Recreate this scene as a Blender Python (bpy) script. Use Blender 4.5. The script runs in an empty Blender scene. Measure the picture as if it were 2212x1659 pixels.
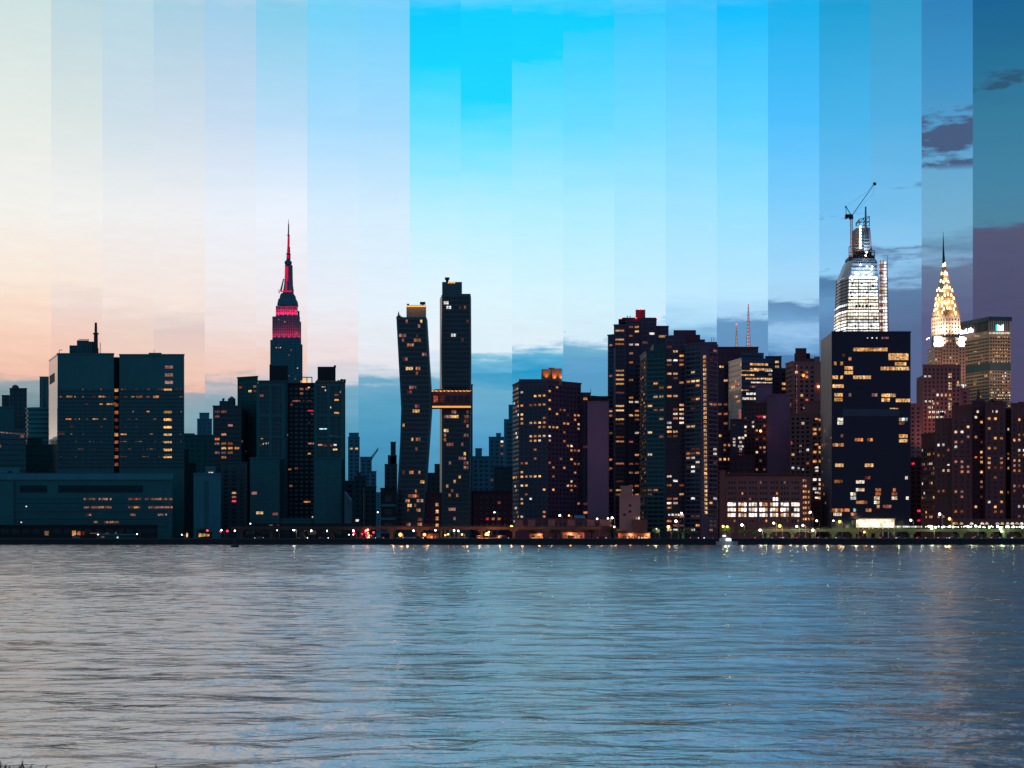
import bpy, math, random
import numpy as np
from mathutils import Vector

S = bpy.context.scene
COL = S.collection
# ---------------------------------------------------------------- camera
F, CX, HY, CH = 3800.0, 1106.0, 1153.0, 6.0     # focal length / frame measures used to survey the skyline
cam = bpy.data.cameras.new("camera")
cam.sensor_width = 36.0
cam.lens = F / 2212 * 36
cam.shift_y = (HY - 829.5) / 2212
cam.clip_start, cam.clip_end = 0.5, 40000
cam.dof.use_dof = True
cam.dof.focus_distance = 900
cam.dof.aperture_fstop = 7.0
co = bpy.data.objects.new("camera", cam)
COL.objects.link(co)
co.location = (0, 0, CH)
co.rotation_euler = (math.radians(90), 0, 0)
S.camera = co
S.view_settings.view_transform = 'Standard'
S.view_settings.look = 'None'
S.view_settings.exposure = 0
S.view_settings.gamma = 1
S.cycles.use_denoising = True
S.cycles.max_bounces = 6
S.cycles.diffuse_bounces = 2
S.cycles.glossy_bounces = 3
S.cycles.sample_clamp_indirect = 2

# ---------------------------------------------------------------- world: dusk sky, seen hour by hour from south (left) to north
def lin(c):
    return tuple((v / 255 / 12.92 if v / 255 <= .04045 else ((v / 255 + .055) / 1.055) ** 2.4) for v in c)

SKY = [
 [(0,(205,225,226)),(250,(228,235,230)),(450,(242,241,237)),(600,(248,232,218)),(720,(246,210,190)),(815,(238,190,170)),(832,(150,165,175)),(870,(112,145,155)),(950,(92,130,145)),(1100,(70,110,125))],
 [(0,(186,214,224)),(250,(217,228,228)),(450,(241,241,239)),(600,(247,231,220)),(660,(236,217,210)),(740,(240,200,185)),(820,(235,190,172)),(880,(140,165,175)),(1000,(80,120,135))],
 [(0,(182,214,228)),(250,(204,222,233)),(450,(238,239,240)),(640,(244,228,220)),(700,(234,211,202)),(780,(238,200,184)),(850,(200,180,178)),(1000,(90,130,145))],
 [(0,(167,207,226)),(250,(205,221,235)),(450,(238,239,242)),(650,(244,228,220)),(715,(222,202,199)),(780,(238,203,188)),(838,(236,190,172)),(850,(150,165,178)),(900,(128,165,180)),(1000,(95,140,152))],
 [(0,(160,206,234)),(250,(198,219,240)),(450,(234,240,250)),(600,(240,236,238)),(700,(238,222,220)),(800,(238,200,186)),(822,(160,172,188)),(835,(195,185,190)),(860,(140,168,184)),(900,(125,160,175)),(1000,(100,145,158))],
 [(0,(132,206,236)),(250,(186,221,248)),(450,(236,243,254)),(650,(238,232,236)),(780,(238,205,195)),(820,(205,195,200)),(850,(120,165,190)),(1000,(80,140,165))],
 [(0,(116,210,248)),(250,(166,220,254)),(450,(216,237,254)),(650,(234,238,246)),(760,(236,220,222)),(820,(205,208,218)),(832,(120,172,198)),(950,(70,150,185)),(1050,(55,130,165))],
 [(0,(112,209,252)),(250,(163,219,254)),(450,(213,237,254)),(650,(228,241,252)),(780,(230,230,236)),(803,(200,212,225)),(814,(110,170,200)),(860,(85,160,195)),(950,(65,148,188)),(1100,(50,122,158))],
 [(0,(0,203,255)),(120,(18,214,255)),(250,(105,224,255)),(330,(140,230,255)),(450,(190,240,255)),(600,(222,244,255)),(750,(232,240,248)),(795,(190,215,230)),(810,(105,175,205)),(900,(85,165,205)),(1000,(70,148,188))],
 [(0,(5,208,255)),(190,(25,215,255)),(300,(118,228,255)),(450,(186,240,255)),(620,(220,245,255)),(755,(222,238,248)),(770,(120,190,220)),(800,(50,155,200)),(840,(105,172,204)),(950,(75,155,200)),(1050,(60,130,170))],
 [(0,(8,207,255)),(92,(18,213,255)),(104,(58,215,255)),(250,(108,223,255)),(450,(182,239,255)),(620,(213,244,255)),(735,(222,238,248)),(750,(105,182,218)),(790,(14,150,200)),(830,(70,160,200)),(870,(95,170,210)),(1000,(65,140,180))],
 [(0,(5,205,255)),(30,(15,209,255)),(42,(42,208,255)),(250,(106,220,255)),(450,(178,237,255)),(620,(208,242,255)),(722,(212,236,248)),(738,(110,175,210)),(790,(85,155,200)),(850,(85,155,195)),(1000,(60,130,170))],
 [(0,(45,201,255)),(250,(115,220,255)),(450,(172,233,255)),(620,(200,238,255)),(685,(205,235,250)),(705,(130,185,220)),(735,(160,210,240)),(760,(95,165,210)),(850,(70,140,190)),(1000,(50,105,150))],
 [(0,(48,196,255)),(250,(112,214,255)),(450,(163,228,255)),(620,(190,233,255)),(690,(170,215,245)),(720,(120,175,215)),(780,(95,155,205)),(1000,(50,100,150))],
 [(0,(6,190,255)),(250,(96,210,255)),(450,(152,225,255)),(620,(185,230,255)),(675,(168,210,245)),(688,(100,150,195)),(760,(95,145,190)),(1000,(55,95,145))],
 [(0,(20,178,238)),(250,(78,192,253)),(450,(130,207,252)),(600,(165,217,250)),(643,(165,208,240)),(655,(95,140,185)),(690,(110,160,205)),(715,(150,195,235)),(740,(120,170,215)),(760,(75,125,175)),(1000,(60,95,145))],
 [(0,(25,160,214)),(250,(72,180,235)),(450,(115,192,242)),(590,(145,205,245)),(605,(75,120,165)),(650,(100,150,195)),(720,(85,125,170)),(1000,(70,95,145))],
 [(0,(48,156,205)),(250,(78,174,226)),(450,(118,190,236)),(535,(140,200,240)),(545,(95,130,170)),(555,(140,195,235)),(586,(135,185,225)),(594,(95,135,175)),(606,(140,185,225)),(625,(90,125,165)),(720,(85,105,145)),(1000,(80,95,140))],
 [(0,(44,130,186)),(150,(58,145,198)),(300,(85,158,206)),(400,(105,170,208)),(500,(118,174,208)),(535,(95,135,168)),(558,(125,170,205)),(580,(100,118,150)),(700,(88,92,132)),(1000,(75,80,120))],
 [(0,(22,98,148)),(150,(36,112,152)),(250,(52,122,156)),(400,(66,130,164)),(488,(75,130,158)),(502,(82,86,116)),(700,(75,75,110)),(1000,(70,65,100))],
]
W = bpy.data.worlds.new("World"); S.world = W; W.use_nodes = True
nt = W.node_tree; nt.nodes.clear()
def N(t, **k):
    n = nt.nodes.new(t)
    for a, b in k.items(): setattr(n, a, b)
    return n
def M(op, a, b=None, c=None, clamp=False):
    n = N('ShaderNodeMath', operation=op, use_clamp=clamp)
    for i, v in enumerate((a, b, c)):
        if v is None: continue
        if isinstance(v, (int, float)): n.inputs[i].default_value = v
        else: nt.links.new(v, n.inputs[i])
    return n.outputs[0]
def MIX(f, a, b, blend='MIX'):
    n = N('ShaderNodeMix', data_type='RGBA', blend_type=blend)
    for i, v in ((0, f), (6, a), (7, b)):
        if isinstance(v, (int, float)): n.inputs[i].default_value = v
        elif isinstance(v, tuple): n.inputs[i].default_value = (*v, 1)
        else: nt.links.new(v, n.inputs[i])
    return n.outputs[2]
tc = N('ShaderNodeTexCoord'); sx = N('ShaderNodeSeparateXYZ')
nt.links.new(tc.outputs['Generated'], sx.inputs[0])
dx, dy, dz = sx.outputs
dyc = M('MAXIMUM', dy, 0.02)
u = M('DIVIDE', dx, dyc)
v = M('DIVIDE', dz, dyc)
hor = M('SQRT', M('ADD', M('MULTIPLY', dx, dx), M('MULTIPLY', dy, dy)))
v = M('DIVIDE', dz, M('MAXIMUM', M('MULTIPLY', hor, .975), .02))
idx = M('FLOOR', M('ADD', M('MULTIPLY', u, F / 110.6), 10.0))
idx = M('MINIMUM', M('MAXIMUM', idx, 0), 19)
cv = N('ShaderNodeCombineXYZ')
nt.links.new(M('ADD', M('MULTIPLY', u, 15.0), M('MULTIPLY', idx, 3.7)), cv.inputs[0])
nt.links.new(M('MULTIPLY', v, 75.0), cv.inputs[1])
nz = N('ShaderNodeTexNoise'); nz.inputs['Scale'].default_value = 1.6; nz.inputs['Detail'].default_value = 6; nz.inputs['Roughness'].default_value = .6
nt.links.new(cv.outputs[0], nz.inputs['Vector'])
wob = M('MULTIPLY', M('SUBTRACT', nz.outputs[0], .5), .024)
vv = M('ADD', v, wob)
pos = M('MULTIPLY', vv, 2.0)
cur = None
for i, st in enumerate(SKY):
    r = N('ShaderNodeValToRGB'); e = r.color_ramp.elements
    top = lin(st[0][1])
    stops = [((HY - y) / F * 2, lin(c)) for y, c in st]
    hi = (.92, .86, .85) if i < 6 else ((.44, .68, .98) if i < 13 else ((.32, .54, .90) if i < 16 else ((.27, .42, .70), (.32, .42, .60), (.58, .42, .36), (.09, .11, .15))[i - 16]))     # unseen high sky, colours added to brighten and tint the water
    stops = [(1.0, tuple(t * .95 for t in hi)), (0.76, hi), (0.66, tuple((a_ + b_) / 2 for a_, b_ in zip(hi, top)))] + stops
    stops = sorted(stops)
    e[0].position, e[0].color = stops[0][0], (*stops[0][1], 1)
    e[1].position, e[1].color = stops[-1][0], (*stops[-1][1], 1)
    for p_, c_ in stops[1:-1]:
        q = e.new(p_); q.color = (*c_, 1)
    nt.links.new(pos, r.inputs[0])
    cur = r.outputs[0] if cur is None else MIX(M('GREATER_THAN', idx, i - .5), cur, r.outputs[0])
# thin streaks of cloud
st2 = N('ShaderNodeTexNoise'); st2.inputs['Scale'].default_value = 3.2; st2.inputs['Detail'].default_value = 8
nt.links.new(cv.outputs[0], st2.inputs['Vector'])
cur = MIX(1.0, cur, MIX(M('MULTIPLY', st2.outputs[0], 1.0), (.955, .96, .965), (1.045, 1.04, 1.035)), 'MULTIPLY')
# ragged dusk clouds high in the northern strips
cw = N('ShaderNodeCombineXYZ'); nt.links.new(M('ADD', M('MULTIPLY', u, 30.0), M('MULTIPLY', idx, 5.3)), cw.inputs[0]); nt.links.new(M('MULTIPLY', v, 95.0), cw.inputs[1])
cn = N('ShaderNodeTexNoise'); cn.inputs['Scale'].default_value = .9; cn.inputs['Detail'].default_value = 7; cn.inputs['Roughness'].default_value = .58
nt.links.new(cw.outputs[0], cn.inputs['Vector'])
for k_, y0_, y1_, th_, cc_ in ((18, 228, 372, .39, (70, 92, 128)), (19, 160, 212, .45, (44, 88, 118)), (17, 385, 415, .55, (95, 150, 195)), (16, 452, 484, .50, (88, 140, 185)), (16, 560, 620, .52, (80, 125, 165)), (14, 650, 690, .55, (130, 180, 220)), (12, 668, 690, .5, (150, 200, 232)), (11, 700, 735, .55, (150, 195, 225)), (17, 520, 620, .52, (98, 135, 172))):
    a_, b_ = (HY - y1_) / F, (HY - y0_) / F; md_, hw_ = (a_ + b_) / 2, (b_ - a_) / 2
    win_ = M('SUBTRACT', 1.0, M('POWER', M('ABSOLUTE', M('DIVIDE', M('SUBTRACT', v, md_), hw_)), 3.0), None, True)
    dens = M('MULTIPLY', M('SUBTRACT', M('ADD', cn.outputs[0], M('MULTIPLY', win_, .12)), th_ + .12), 11.0, None, True)
    on_ = M('COMPARE', idx, float(k_), .5)
    cur = MIX(M('MULTIPLY', M('MULTIPLY', dens, M('MINIMUM', M('MULTIPLY', win_, 2.0), 1.0)), on_), cur, lin(cc_))
# the eastern half of the sky, behind the viewer, already dark
east = MIX(M('MULTIPLY_ADD', dx, .5, .5, True), (.020, .180, .230), (.150, .085, .250))
zen = M('MULTIPLY', M('MAXIMUM', dz, 0), 1.0)
east = MIX(zen, east, (.050, .200, .320))
fac = M('DIVIDE', M('SUBTRACT', dy, .25), .62, None, True)
allsky = MIX(fac, east, cur)
sky = N('ShaderNodeTexSky', sky_type='NISHITA', sun_disc=False)
SUN_EL, SUN_AZ = math.radians(1.0), math.radians(-38)      # sun just down in the west-south-west, beyond the left end of the skyline
sky.sun_elevation = SUN_EL; sky.sun_rotation = SUN_AZ
add = N('ShaderNodeMix', data_type='RGBA', blend_type='ADD')
add.inputs[0].default_value = .004
nt.links.new(allsky, add.inputs[6]); nt.links.new(sky.outputs[0], add.inputs[7])
bg = N('ShaderNodeBackground'); out = N('ShaderNodeOutputWorld')
nt.links.new(add.outputs[2], bg.inputs[0]); bg.inputs[1].default_value = 1.0
nt.links.new(bg.outputs[0], out.inputs[0])
sl = bpy.data.lights.new("sun", 'SUN'); sl.energy = .12; sl.angle = math.radians(.6); sl.color = (1, .72, .5)
so = bpy.data.objects.new("sun", sl); COL.objects.link(so)
so.rotation_euler = Vector((-math.sin(SUN_AZ), -math.cos(SUN_AZ), -math.tan(SUN_EL))).to_track_quat('-Z', 'Y').to_euler()

# ---------------------------------------------------------------- materials
MATS = {}
def mat(name):
    m = bpy.data.materials.new(name); m.use_nodes = True; MATS[name] = m
    return m, m.node_tree.nodes, m.node_tree.links
def wall_mat(name, col, rough=.8, var=.25, scale=.12, metal=0):
    m, n, l = mat(name); b = n['Principled BSDF']
    g = n.new('ShaderNodeNewGeometry'); mp = n.new('ShaderNodeMapping'); mp.inputs['Scale'].default_value = (1, 1, .35)
    t = n.new('ShaderNodeTexNoise'); t.inputs['Scale'].default_value = scale; t.inputs['Detail'].default_value = 6
    l.new(g.outputs['Position'], mp.inputs[0]); l.new(mp.outputs[0], t.inputs['Vector'])
    r = n.new('ShaderNodeMix'); r.data_type = 'RGBA'
    r.inputs[6].default_value = (*[c * (1 - var) for c in col], 1); r.inputs[7].default_value = (*[min(1, c * (1 + var)) for c in col], 1)
    l.new(t.outputs[0], r.inputs[0]); l.new(r.outputs[2], b.inputs['Base Color'])
    b.inputs['Roughness'].default_value = rough; b.inputs['Metallic'].default_value = metal
    return m
def lit_mat(name, ramp, lo, hi, sc=.9):
    """a lit room behind a window: each window its own colour and strength, uneven inside (blinds, furniture)"""
    m, n, l = mat(name); n.remove(n['Principled BSDF'])
    oi = n.new('ShaderNodeObjectInfo'); g = n.new('ShaderNodeNewGeometry')
    a = n.new('ShaderNodeMath'); a.operation = 'ADD'; l.new(oi.outputs['Random'], a.inputs[0]); l.new(g.outputs['Random Per Island'], a.inputs[1])
    f = n.new('ShaderNodeMath'); f.operation = 'FRACT'; l.new(a.outputs[0], f.inputs[0])
    r = n.new('ShaderNodeValToRGB'); e = r.color_ramp.elements
    e[0].position, e[0].color = 0, (*ramp[0], 1); e[1].position, e[1].color = 1, (*ramp[-1], 1)
    for k, c in enumerate(ramp[1:-1]): q = e.new((k + 1) / (len(ramp) - 1)); q.color = (*c, 1)
    l.new(f.outputs[0], r.inputs[0])
    w = n.new('ShaderNodeMath'); w.operation = 'MULTIPLY'; w.inputs[1].default_value = 7.31; l.new(f.outputs[0], w.inputs[0])
    w2 = n.new('ShaderNodeMath'); w2.operation = 'FRACT'; l.new(w.outputs[0], w2.inputs[0])
    w3 = n.new('ShaderNodeMapRange'); w3.inputs[3].default_value = lo; w3.inputs[4].default_value = hi; l.new(w2.outputs[0], w3.inputs[0])
    t = n.new('ShaderNodeTexNoise'); t.inputs['Scale'].default_value = sc; t.inputs['Detail'].default_value = 2; l.new(g.outputs['Position'], t.inputs['Vector'])
    t2 = n.new('ShaderNodeMapRange'); t2.inputs[1].default_value = .35; t2.inputs[2].default_value = .68; t2.inputs[3].default_value = .3; t2.inputs[4].default_value = 1.35
    l.new(t.outputs[0], t2.inputs[0])
    x = n.new('ShaderNodeMath'); x.operation = 'MULTIPLY'; l.new(w3.outputs[0], x.inputs[0]); l.new(t2.outputs[0], x.inputs[1])
    em = n.new('ShaderNodeEmission'); l.new(r.outputs[0], em.inputs[0]); l.new(x.outputs[0], em.inputs[1])
    l.new(em.outputs[0], n['Material Output'].inputs[0])
    m.cycles.emission_sampling = 'NONE'
    return m
def emit_mat(name, col, s):
    m, n, l = mat(name); n.remove(n['Principled BSDF'])
    em = n.new('ShaderNodeEmission'); em.inputs[0].default_value = (*col, 1); em.inputs[1].default_value = s
    l.new(em.outputs[0], n['Material Output'].inputs[0]); m.cycles.emission_sampling = 'NONE'
    return m
# walls: blue-green glass and panel blocks, concrete, brown and red brick; haze tinted into the far walls
wall_mat('panel_teal', (.018, .150, .160), .45)
wall_mat('panel_dark', (.015, .075, .085), .5)
wall_mat('pale_panel', (.05, .24, .28), .5)
wall_mat('concrete_teal', (.028, .150, .160), .85)
wall_mat('slate', (.025, .065, .085), .6)
wall_mat('slate_light', (.06, .15, .20), .7)
wall_mat('blue_paint_or_haze', (.10, .34, .46), .8)  # distance haze put into the far slab's colour; plain pale blue elsewhere
wall_mat('haze_tint', (.05, .21, .29), .8)  # far towers, with distance haze put into the wall colour
wall_mat('limestone', (.045, .21, .25), .8)
wall_mat('copper', (.045, .105, .120), .45)
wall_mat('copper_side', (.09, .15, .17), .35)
wall_mat('navy', (.115, .055, .105), .55)
wall_mat('balcony', (.22, .18, .24), .8)
wall_mat('plum', (.42, .155, .25), .85)
wall_mat('plum_dark', (.19, .048, .075), .85)
wall_mat('brick', (.26, .085, .075), .9)
wall_mat('brick_dark', (.23, .058, .062), .9)
wall_mat('tan_brick', (.48, .16, .15), .9)
wall_mat('rose', (.55, .22, .21), .9)
wall_mat('glass_pale', (.20, .25, .36), .35)
wall_mat('steel_blue', (.07, .095, .17), .3)
wall_mat('black_glass', (.006, .005, .024), .08, .1)
wall_mat('slab_sky_reflection', (.06, .065, .11), .5)  # bluish sky reflection painted into the base colour
wall_mat('bronze', (.45, .30, .20), .7)
wall_mat('pale_stone', (.42, .36, .31), .7)
wall_mat('mirror_glass', (.55, .50, .50), .22, .1, metal=.85)
wall_mat('brick_white', (.45, .31, .23), .7)
wall_mat('chrome', (.55, .34, .18), .4, .1, metal=.2)
wall_mat('steel_dark', (.02, .022, .03), .5)
wall_mat('rust', (.16, .05, .03), .7)
wall_mat('roof_dark', (.015, .02, .025), .8)
wall_mat('red_paint', (.22, .015, .035), .6)
wall_mat('orange_paint', (.42, .17, .10), .8, .06)
wall_mat('asphalt', (.04, .04, .045), .7)
wall_mat('land', (.03, .04, .04), .9)
wall_mat('seawall', (.018, .018, .022), .7)
wall_mat('viaduct', (.11, .14, .08), .8)
wall_mat('viaduct_dark', (.13, .075, .07), .8)
wall_mat('boat_paint', (.32, .33, .36), .4, .05)
wall_mat('white_paint', (.7, .7, .72), .4, .05)
wall_mat('pole', (.2, .2, .2), .5)
wall_mat('bark', (.03, .022, .016), .9)
wall_mat('leaf', (.07, .12, .025), .7, .5, 1.5)
wall_mat('weed', (.05, .03, .02), .9)
wall_mat('rubber', (.015, .015, .015), .8)
wall_mat('car_red', (.25, .02, .02), .25); wall_mat('car_grey', (.12, .13, .14), .25); wall_mat('car_blue', (.03, .06, .15), .25)
wall_mat('glass', (.020, .022, .032), .15, .1)
wall_mat('glass_teal', (.015, .100, .115), .25, .1)
wall_mat('glass_plum', (.030, .018, .035), .2, .1)
lit_mat('warm', [(1,.20,.05),(1,.32,.10),(1,.42,.15),(1,.50,.22)], .15, 1.0)
lit_mat('gold', [(1,.42,.12),(1,.53,.19),(1,.60,.27)], .5, 1.35)
lit_mat('dim', [(1,.20,.12),(1,.32,.20),(1,.44,.30)], .05, .40)
lit_mat('white', [(1,.62,.36),(1,.78,.55),(1,.9,.78),(.8,.92,1)], .5, 1.5)
lit_mat('pink', [(1,.35,.30),(1,.55,.45)], .12, .55)
lit_mat('cool', [(.45,.8,1),(.7,.92,1)], .3, 1.5)
lit_mat('red', [(1,.03,.06),(1,.05,.12)], .5, 1.6)
lit_mat('work', [(1,.86,.62),(1,.93,.80),(.86,.98,1)], 1.0, 3.2, .35)
emit_mat('lamp_white', (1, .86, .66), 9); emit_mat('lamp_cool', (.8, .95, 1), 8); emit_mat('lamp_orange', (1, .34, .06), 10)
emit_mat('lamp_red', (1, .02, .05), 6); emit_mat('lamp_green', (.75, 1, .55), 6)
emit_mat('led_red', (1, .012, .09), .75); emit_mat('led_gold', (1, .47, .10), 1.6); emit_mat('led_cyan', (.15, .65, 1), 1.6)
lit_mat('lobby_glass', [(1,.84,.50),(1,.94,.70)], 1.9, 2.6, .25)
emit_mat('crown_light', (1, .74, .40), 4.5); emit_mat('glow_white', (.86, 1, .88), 4.5); emit_mat('lobby', (1, .90, .60), 2.2)
emit_mat('logo_cyan', (.05, .75, .95), 1.2); emit_mat('logo_white', (.75, 1, .80), 2.5); emit_mat('antenna_pink', (1, .30, .28), 1.1)
emit_mat('headlight', (1, .9, .75), 8); emit_mat('taillight', (1, .03, .05), 5)

# ---------------------------------------------------------------- mesh helpers
class MB:
    def __init__(s): s.v, s.f, s.m, s.names = [], [], [], []
    def slot(s, name):
        if name not in s.names: s.names.append(name)
        return s.names.index(name)
    def poly(s, vs, m):
        k = len(s.v); s.v += [tuple(x) for x in vs]; s.f.append(tuple(range(k, k + len(vs)))); s.m.append(s.slot(m))
    def hexa(s, p, m, faces=((0,3,2,1),(4,5,6,7),(0,1,5,4),(1,2,6,5),(2,3,7,6),(3,0,4,7))):
        k = len(s.v); s.v += [tuple(x) for x in p]
        for f in faces: s.f.append(tuple(k + i for i in f)); s.m.append(s.slot(m))
    def box(s, x0, x1, y0, y1, z0, z1, m):
        s.hexa([(x0,y0,z0),(x1,y0,z0),(x1,y1,z0),(x0,y1,z0),(x0,y0,z1),(x1,y0,z1),(x1,y1,z1),(x0,y1,z1)], m)
    def prism(s, poly, z0, z1, m, top=None):
        n = len(poly); k = len(s.v); t = top or poly
        s.v += [(x, y, z0) for x, y in poly] + [(x, y, z1) for x, y in t]
        for i in range(n):
            j = (i + 1) % n; s.f.append((k+i, k+j, k+n+j, k+n+i)); s.m.append(s.slot(m))
        s.f.append(tuple(k+n+i for i in range(n))); s.m.append(s.slot(m))
        s.f.append(tuple(k+n-1-i for i in range(n))); s.m.append(s.slot(m))
    def rbox(s, c, u, n, w, h, d, m):
        """box on a wall: c = point on the wall plane, u along it, n outward; stands d proud, 5 faces + back"""
        c = Vector(c); U = Vector((u[0], u[1], 0)) * w / 2; Z = Vector((0, 0, h / 2)); Nn = Vector((n[0], n[1], 0)) * d
        B = Vector((n[0], n[1], 0)) * -.05
        a = [c-U-Z, c+U-Z, c+U+Z, c-U+Z]
        s.hexa([q + B for q in a] + [q + Nn for q in a], m)
    def tube(s, p, q, r, m, r2=None, n=6):
        p, q = Vector(p), Vector(q); d = (q - p).normalized(); a = d.orthogonal().normalized(); b = d.cross(a)
        r2 = r if r2 is None else r2; k = len(s.v)
        for c, rr in ((p, r), (q, r2)):
            for i in range(n):
                t = 2 * math.pi * i / n; s.v.append(tuple(c + a * math.cos(t) * rr + b * math.sin(t) * rr))
        for i in range(n):
            j = (i + 1) % n; s.f.append((k+i, k+j, k+n+j, k+n+i)); s.m.append(s.slot(m))
        s.f.append(tuple(k+n-1-i for i in range(n))); s.m.append(s.slot(m)); s.f.append(tuple(k+n+i for i in range(n))); s.m.append(s.slot(m))
    def ball(s, c, r, m, n=8, k2=5, sz=1.0):
        c = Vector(c); k = len(s.v); 
        for i in range(1, k2):
            t = math.pi * i / k2
            for j in range(n):
                a = 2 * math.pi * j / n
                s.v.append((c.x + r*math.sin(t)*math.cos(a), c.y + r*math.sin(t)*math.sin(a), c.z + r*sz*math.cos(t)))
        s.v += [(c.x, c.y, c.z + r*sz), (c.x, c.y, c.z - r*sz)]; T = len(s.v) - 2
        for i in range(k2 - 2):
            for j in range(n):
                q = (j + 1) % n; s.f.append((k+i*n+j, k+(i+1)*n+j, k+(i+1)*n+q, k+i*n+q)); s.m.append(s.slot(m))
        for j in range(n):
            q = (j + 1) % n; s.f.append((T, k+j, k+q)); s.m.append(s.slot(m)); s.f.append((T+1, k+(k2-2)*n+q, k+(k2-2)*n+j)); s.m.append(s.slot(m))
    def mesh(s, name, off=(0,0,0), smooth=False):
        me = bpy.data.meshes.new(name)
        o = Vector(off)
        me.from_pydata([(x-o.x, y-o.y, z-o.z) for x, y, z in s.v], [], s.f)
        for n in s.names: me.materials.append(MATS[n])
        me.polygons.foreach_set('material_index', s.m)
        if smooth: me.polygons.foreach_set('use_smooth', [True] * len(s.f))
        me.update(); return me
    def build(s, name, root=None, smooth=False, off=None):
        org = off if off is not None else (ORG.get(root.name, (0,0,0)) if root else (0,0,0))
        o = bpy.data.objects.new(name, s.mesh(name, org, smooth)); COL.objects.link(o)
        if root: o.parent = root; ORG[o.name] = org
        else: o.location = org
        return o
ORG = {}
def tag(o, label=None, cat=None, group=None, kind=None):
    for k, x in (('label', label), ('category', cat), ('group', group), ('kind', kind)):
        if x: o[k] = x
    return o
def thing(name, label, cat, loc, group=None):
    o = bpy.data.objects.new(name, None); COL.objects.link(o); o.location = loc; o.empty_display_size = 1
    ORG[o.name] = tuple(loc)
    return tag(o, label, cat, group)
def X(px, D): return (px - CX) / F * D
def Z(py, D): return CH + (HY - py) / F * D
def P(px, py, D): return Vector((X(px, D), D, Z(py, D)))
GZ = 3.0                                                   # level of the Manhattan waterfront
class Face:
    def __init__(s, a, b):
        s.a, s.b = Vector(a), Vector(b); d = s.b - s.a; s.len = d.length; s.u = d / s.len; s.n = Vector((s.u.y, -s.u.x))
    def pt(s, t, z): q = s.a + s.u * t; return Vector((q.x, q.y, z))
    def at(s, px, py):
        """where on this wall the surveyed sight line (px, py) lands: (distance along the wall, height)"""
        kx = (px - CX) / F
        # t*(kx,1) = a + w*u
        w = (s.a.x - kx * s.a.y) / (kx * s.u.y - s.u.x)
        t = s.a.y + w * s.u.y
        return w, CH + (HY - py) / F * t
class Bld:
    def __init__(s, name, label, px, D, cat='building', group=None, seed=None):
        s.root = thing(name, label, cat, (X(px, D), D, GZ), group); s.parts = {}; s.lit = []; s.dark = []
        s.rng = random.Random(seed if seed is not None else int(px * 7 + D)); s.glass = 'glass'
    def part(s, name='wall'):
        return s.parts.setdefault(name, MB())
    def mass(s, pts, top, m, depth=28, base=GZ, part='wall', z=None, cap=True):
        """pts = (px, D) of the corners in view, left to right; top = height read at the nearest one"""
        w = [(X(a, d), d) for a, d in pts]
        dn = min(d for a, d in pts); z1 = Z(top, dn) if z is None else z
        back = max(d for a, d in pts) + depth
        # side walls sheared along the sight lines, which hides them
        sk = min(w[-1][0] / w[-1][1], 0) - .012 if w[0][0] + w[-1][0] < 0 else max(w[0][0] / w[0][1], 0) + .012
        bl, br = w[0][0] + sk * (back - w[0][1]), w[-1][0] + sk * (back - w[-1][1])
        poly = w + [(br, back), (bl, back)]
        s.part(part).prism(poly, base, z1, m)
        if cap:                                                        # parapet
            for i in range(len(w) - 1):
                f = Face(w[i], w[i+1]); s.part(part).rbox(f.pt(f.len/2, z1 + .2), f.u, f.n, f.len + .5, 1.0, .35, m)
        fs = [Face(w[i], w[i+1]) for i in range(len(w) - 1)]
        for f in fs: f.z1, f.z0 = z1, base
        return fs
    def box(s, x0, x1, y0, y1, D, m, depth=14, part='roof_block'):
        a, c = X(x0, D), X(x1, D); e = ((c if c < 0 else 0) if a + c < 0 else (a if a > 0 else 0)) * depth / D
        if part not in ('louvre', 'roof_plant', 'stair_frame'):
            s.nb = getattr(s, 'nb', 0) + 1; part = '%s#%d' % (part, s.nb)
        s.part(part).hexa([(x, y, z) for z in (Z(y1, D), Z(y0, D)) for x, y in ((a, D), (c, D), (c + e, D + depth), (a + e, D + depth))], m)
    def win(s, f, fh=3.2, bw=3.2, ww=.55, wh=.5, p=.12, pal=('warm',), run=1, z0=None, z1=None, s0=.6, s1=None, band=None, bd=.3, bh=.5, pier=None, pw=.6, lit=(), dark=True, skip=None, mand=None):
        z0 = f.z0 + 4 if z0 is None else z0; z1 = f.z1 - 2.0 if z1 is None else z1; s1 = f.len - .6 if s1 is None else s1
        nb = max(1, int((s1 - s0) / bw)); nf = max(1, int((z1 - z0) / fh)); bw = (s1 - s0) / nb; fh = (z1 - z0) / nf
        L = {}
        for item in lit:
            px, py = item[0], item[1]; w, z = f.at(px, py); n = item[2] if len(item) > 2 else 1; pl = item[3] if len(item) > 3 else None
            j = int((w - s0) / bw); i = int((z - z0) / fh)
            for q in range(n): L[(i, j + q)] = pl or s.rng.choice(pal)
        for i in range(nf):
            zc = z0 + (i + .5) * fh; j = 0
            if band: s.part().rbox(f.pt((s0+s1)/2, z0 + i * fh), f.u, f.n, s1 - s0 + .4, bh, bd, band)
            on = 0; pl = None
            for j in range(nb):
                if on <= 0 and s.rng.random() < p: on = 1 + int(s.rng.random() * run); pl = s.rng.choice(pal)
                m = None
                if on > 0: m = pl; on -= 1
                if (i, j) in L: m = L[(i, j)]
                if skip and skip(i, j, nf, nb): continue
                t = s0 + (j + .5) * bw
                rec = (f.pt(t, zc), f.u, f.n, bw * ww, fh * wh)
                if m: s.lit.append((*rec, m))
                elif dark: s.dark.append(rec)
        if pier:
            for j in range(nb + 1):
                s.part().rbox(f.pt(s0 + j * bw, (z0 + z1) / 2), f.u, f.n, pw, z1 - z0 + 2, .35, pier)
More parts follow.
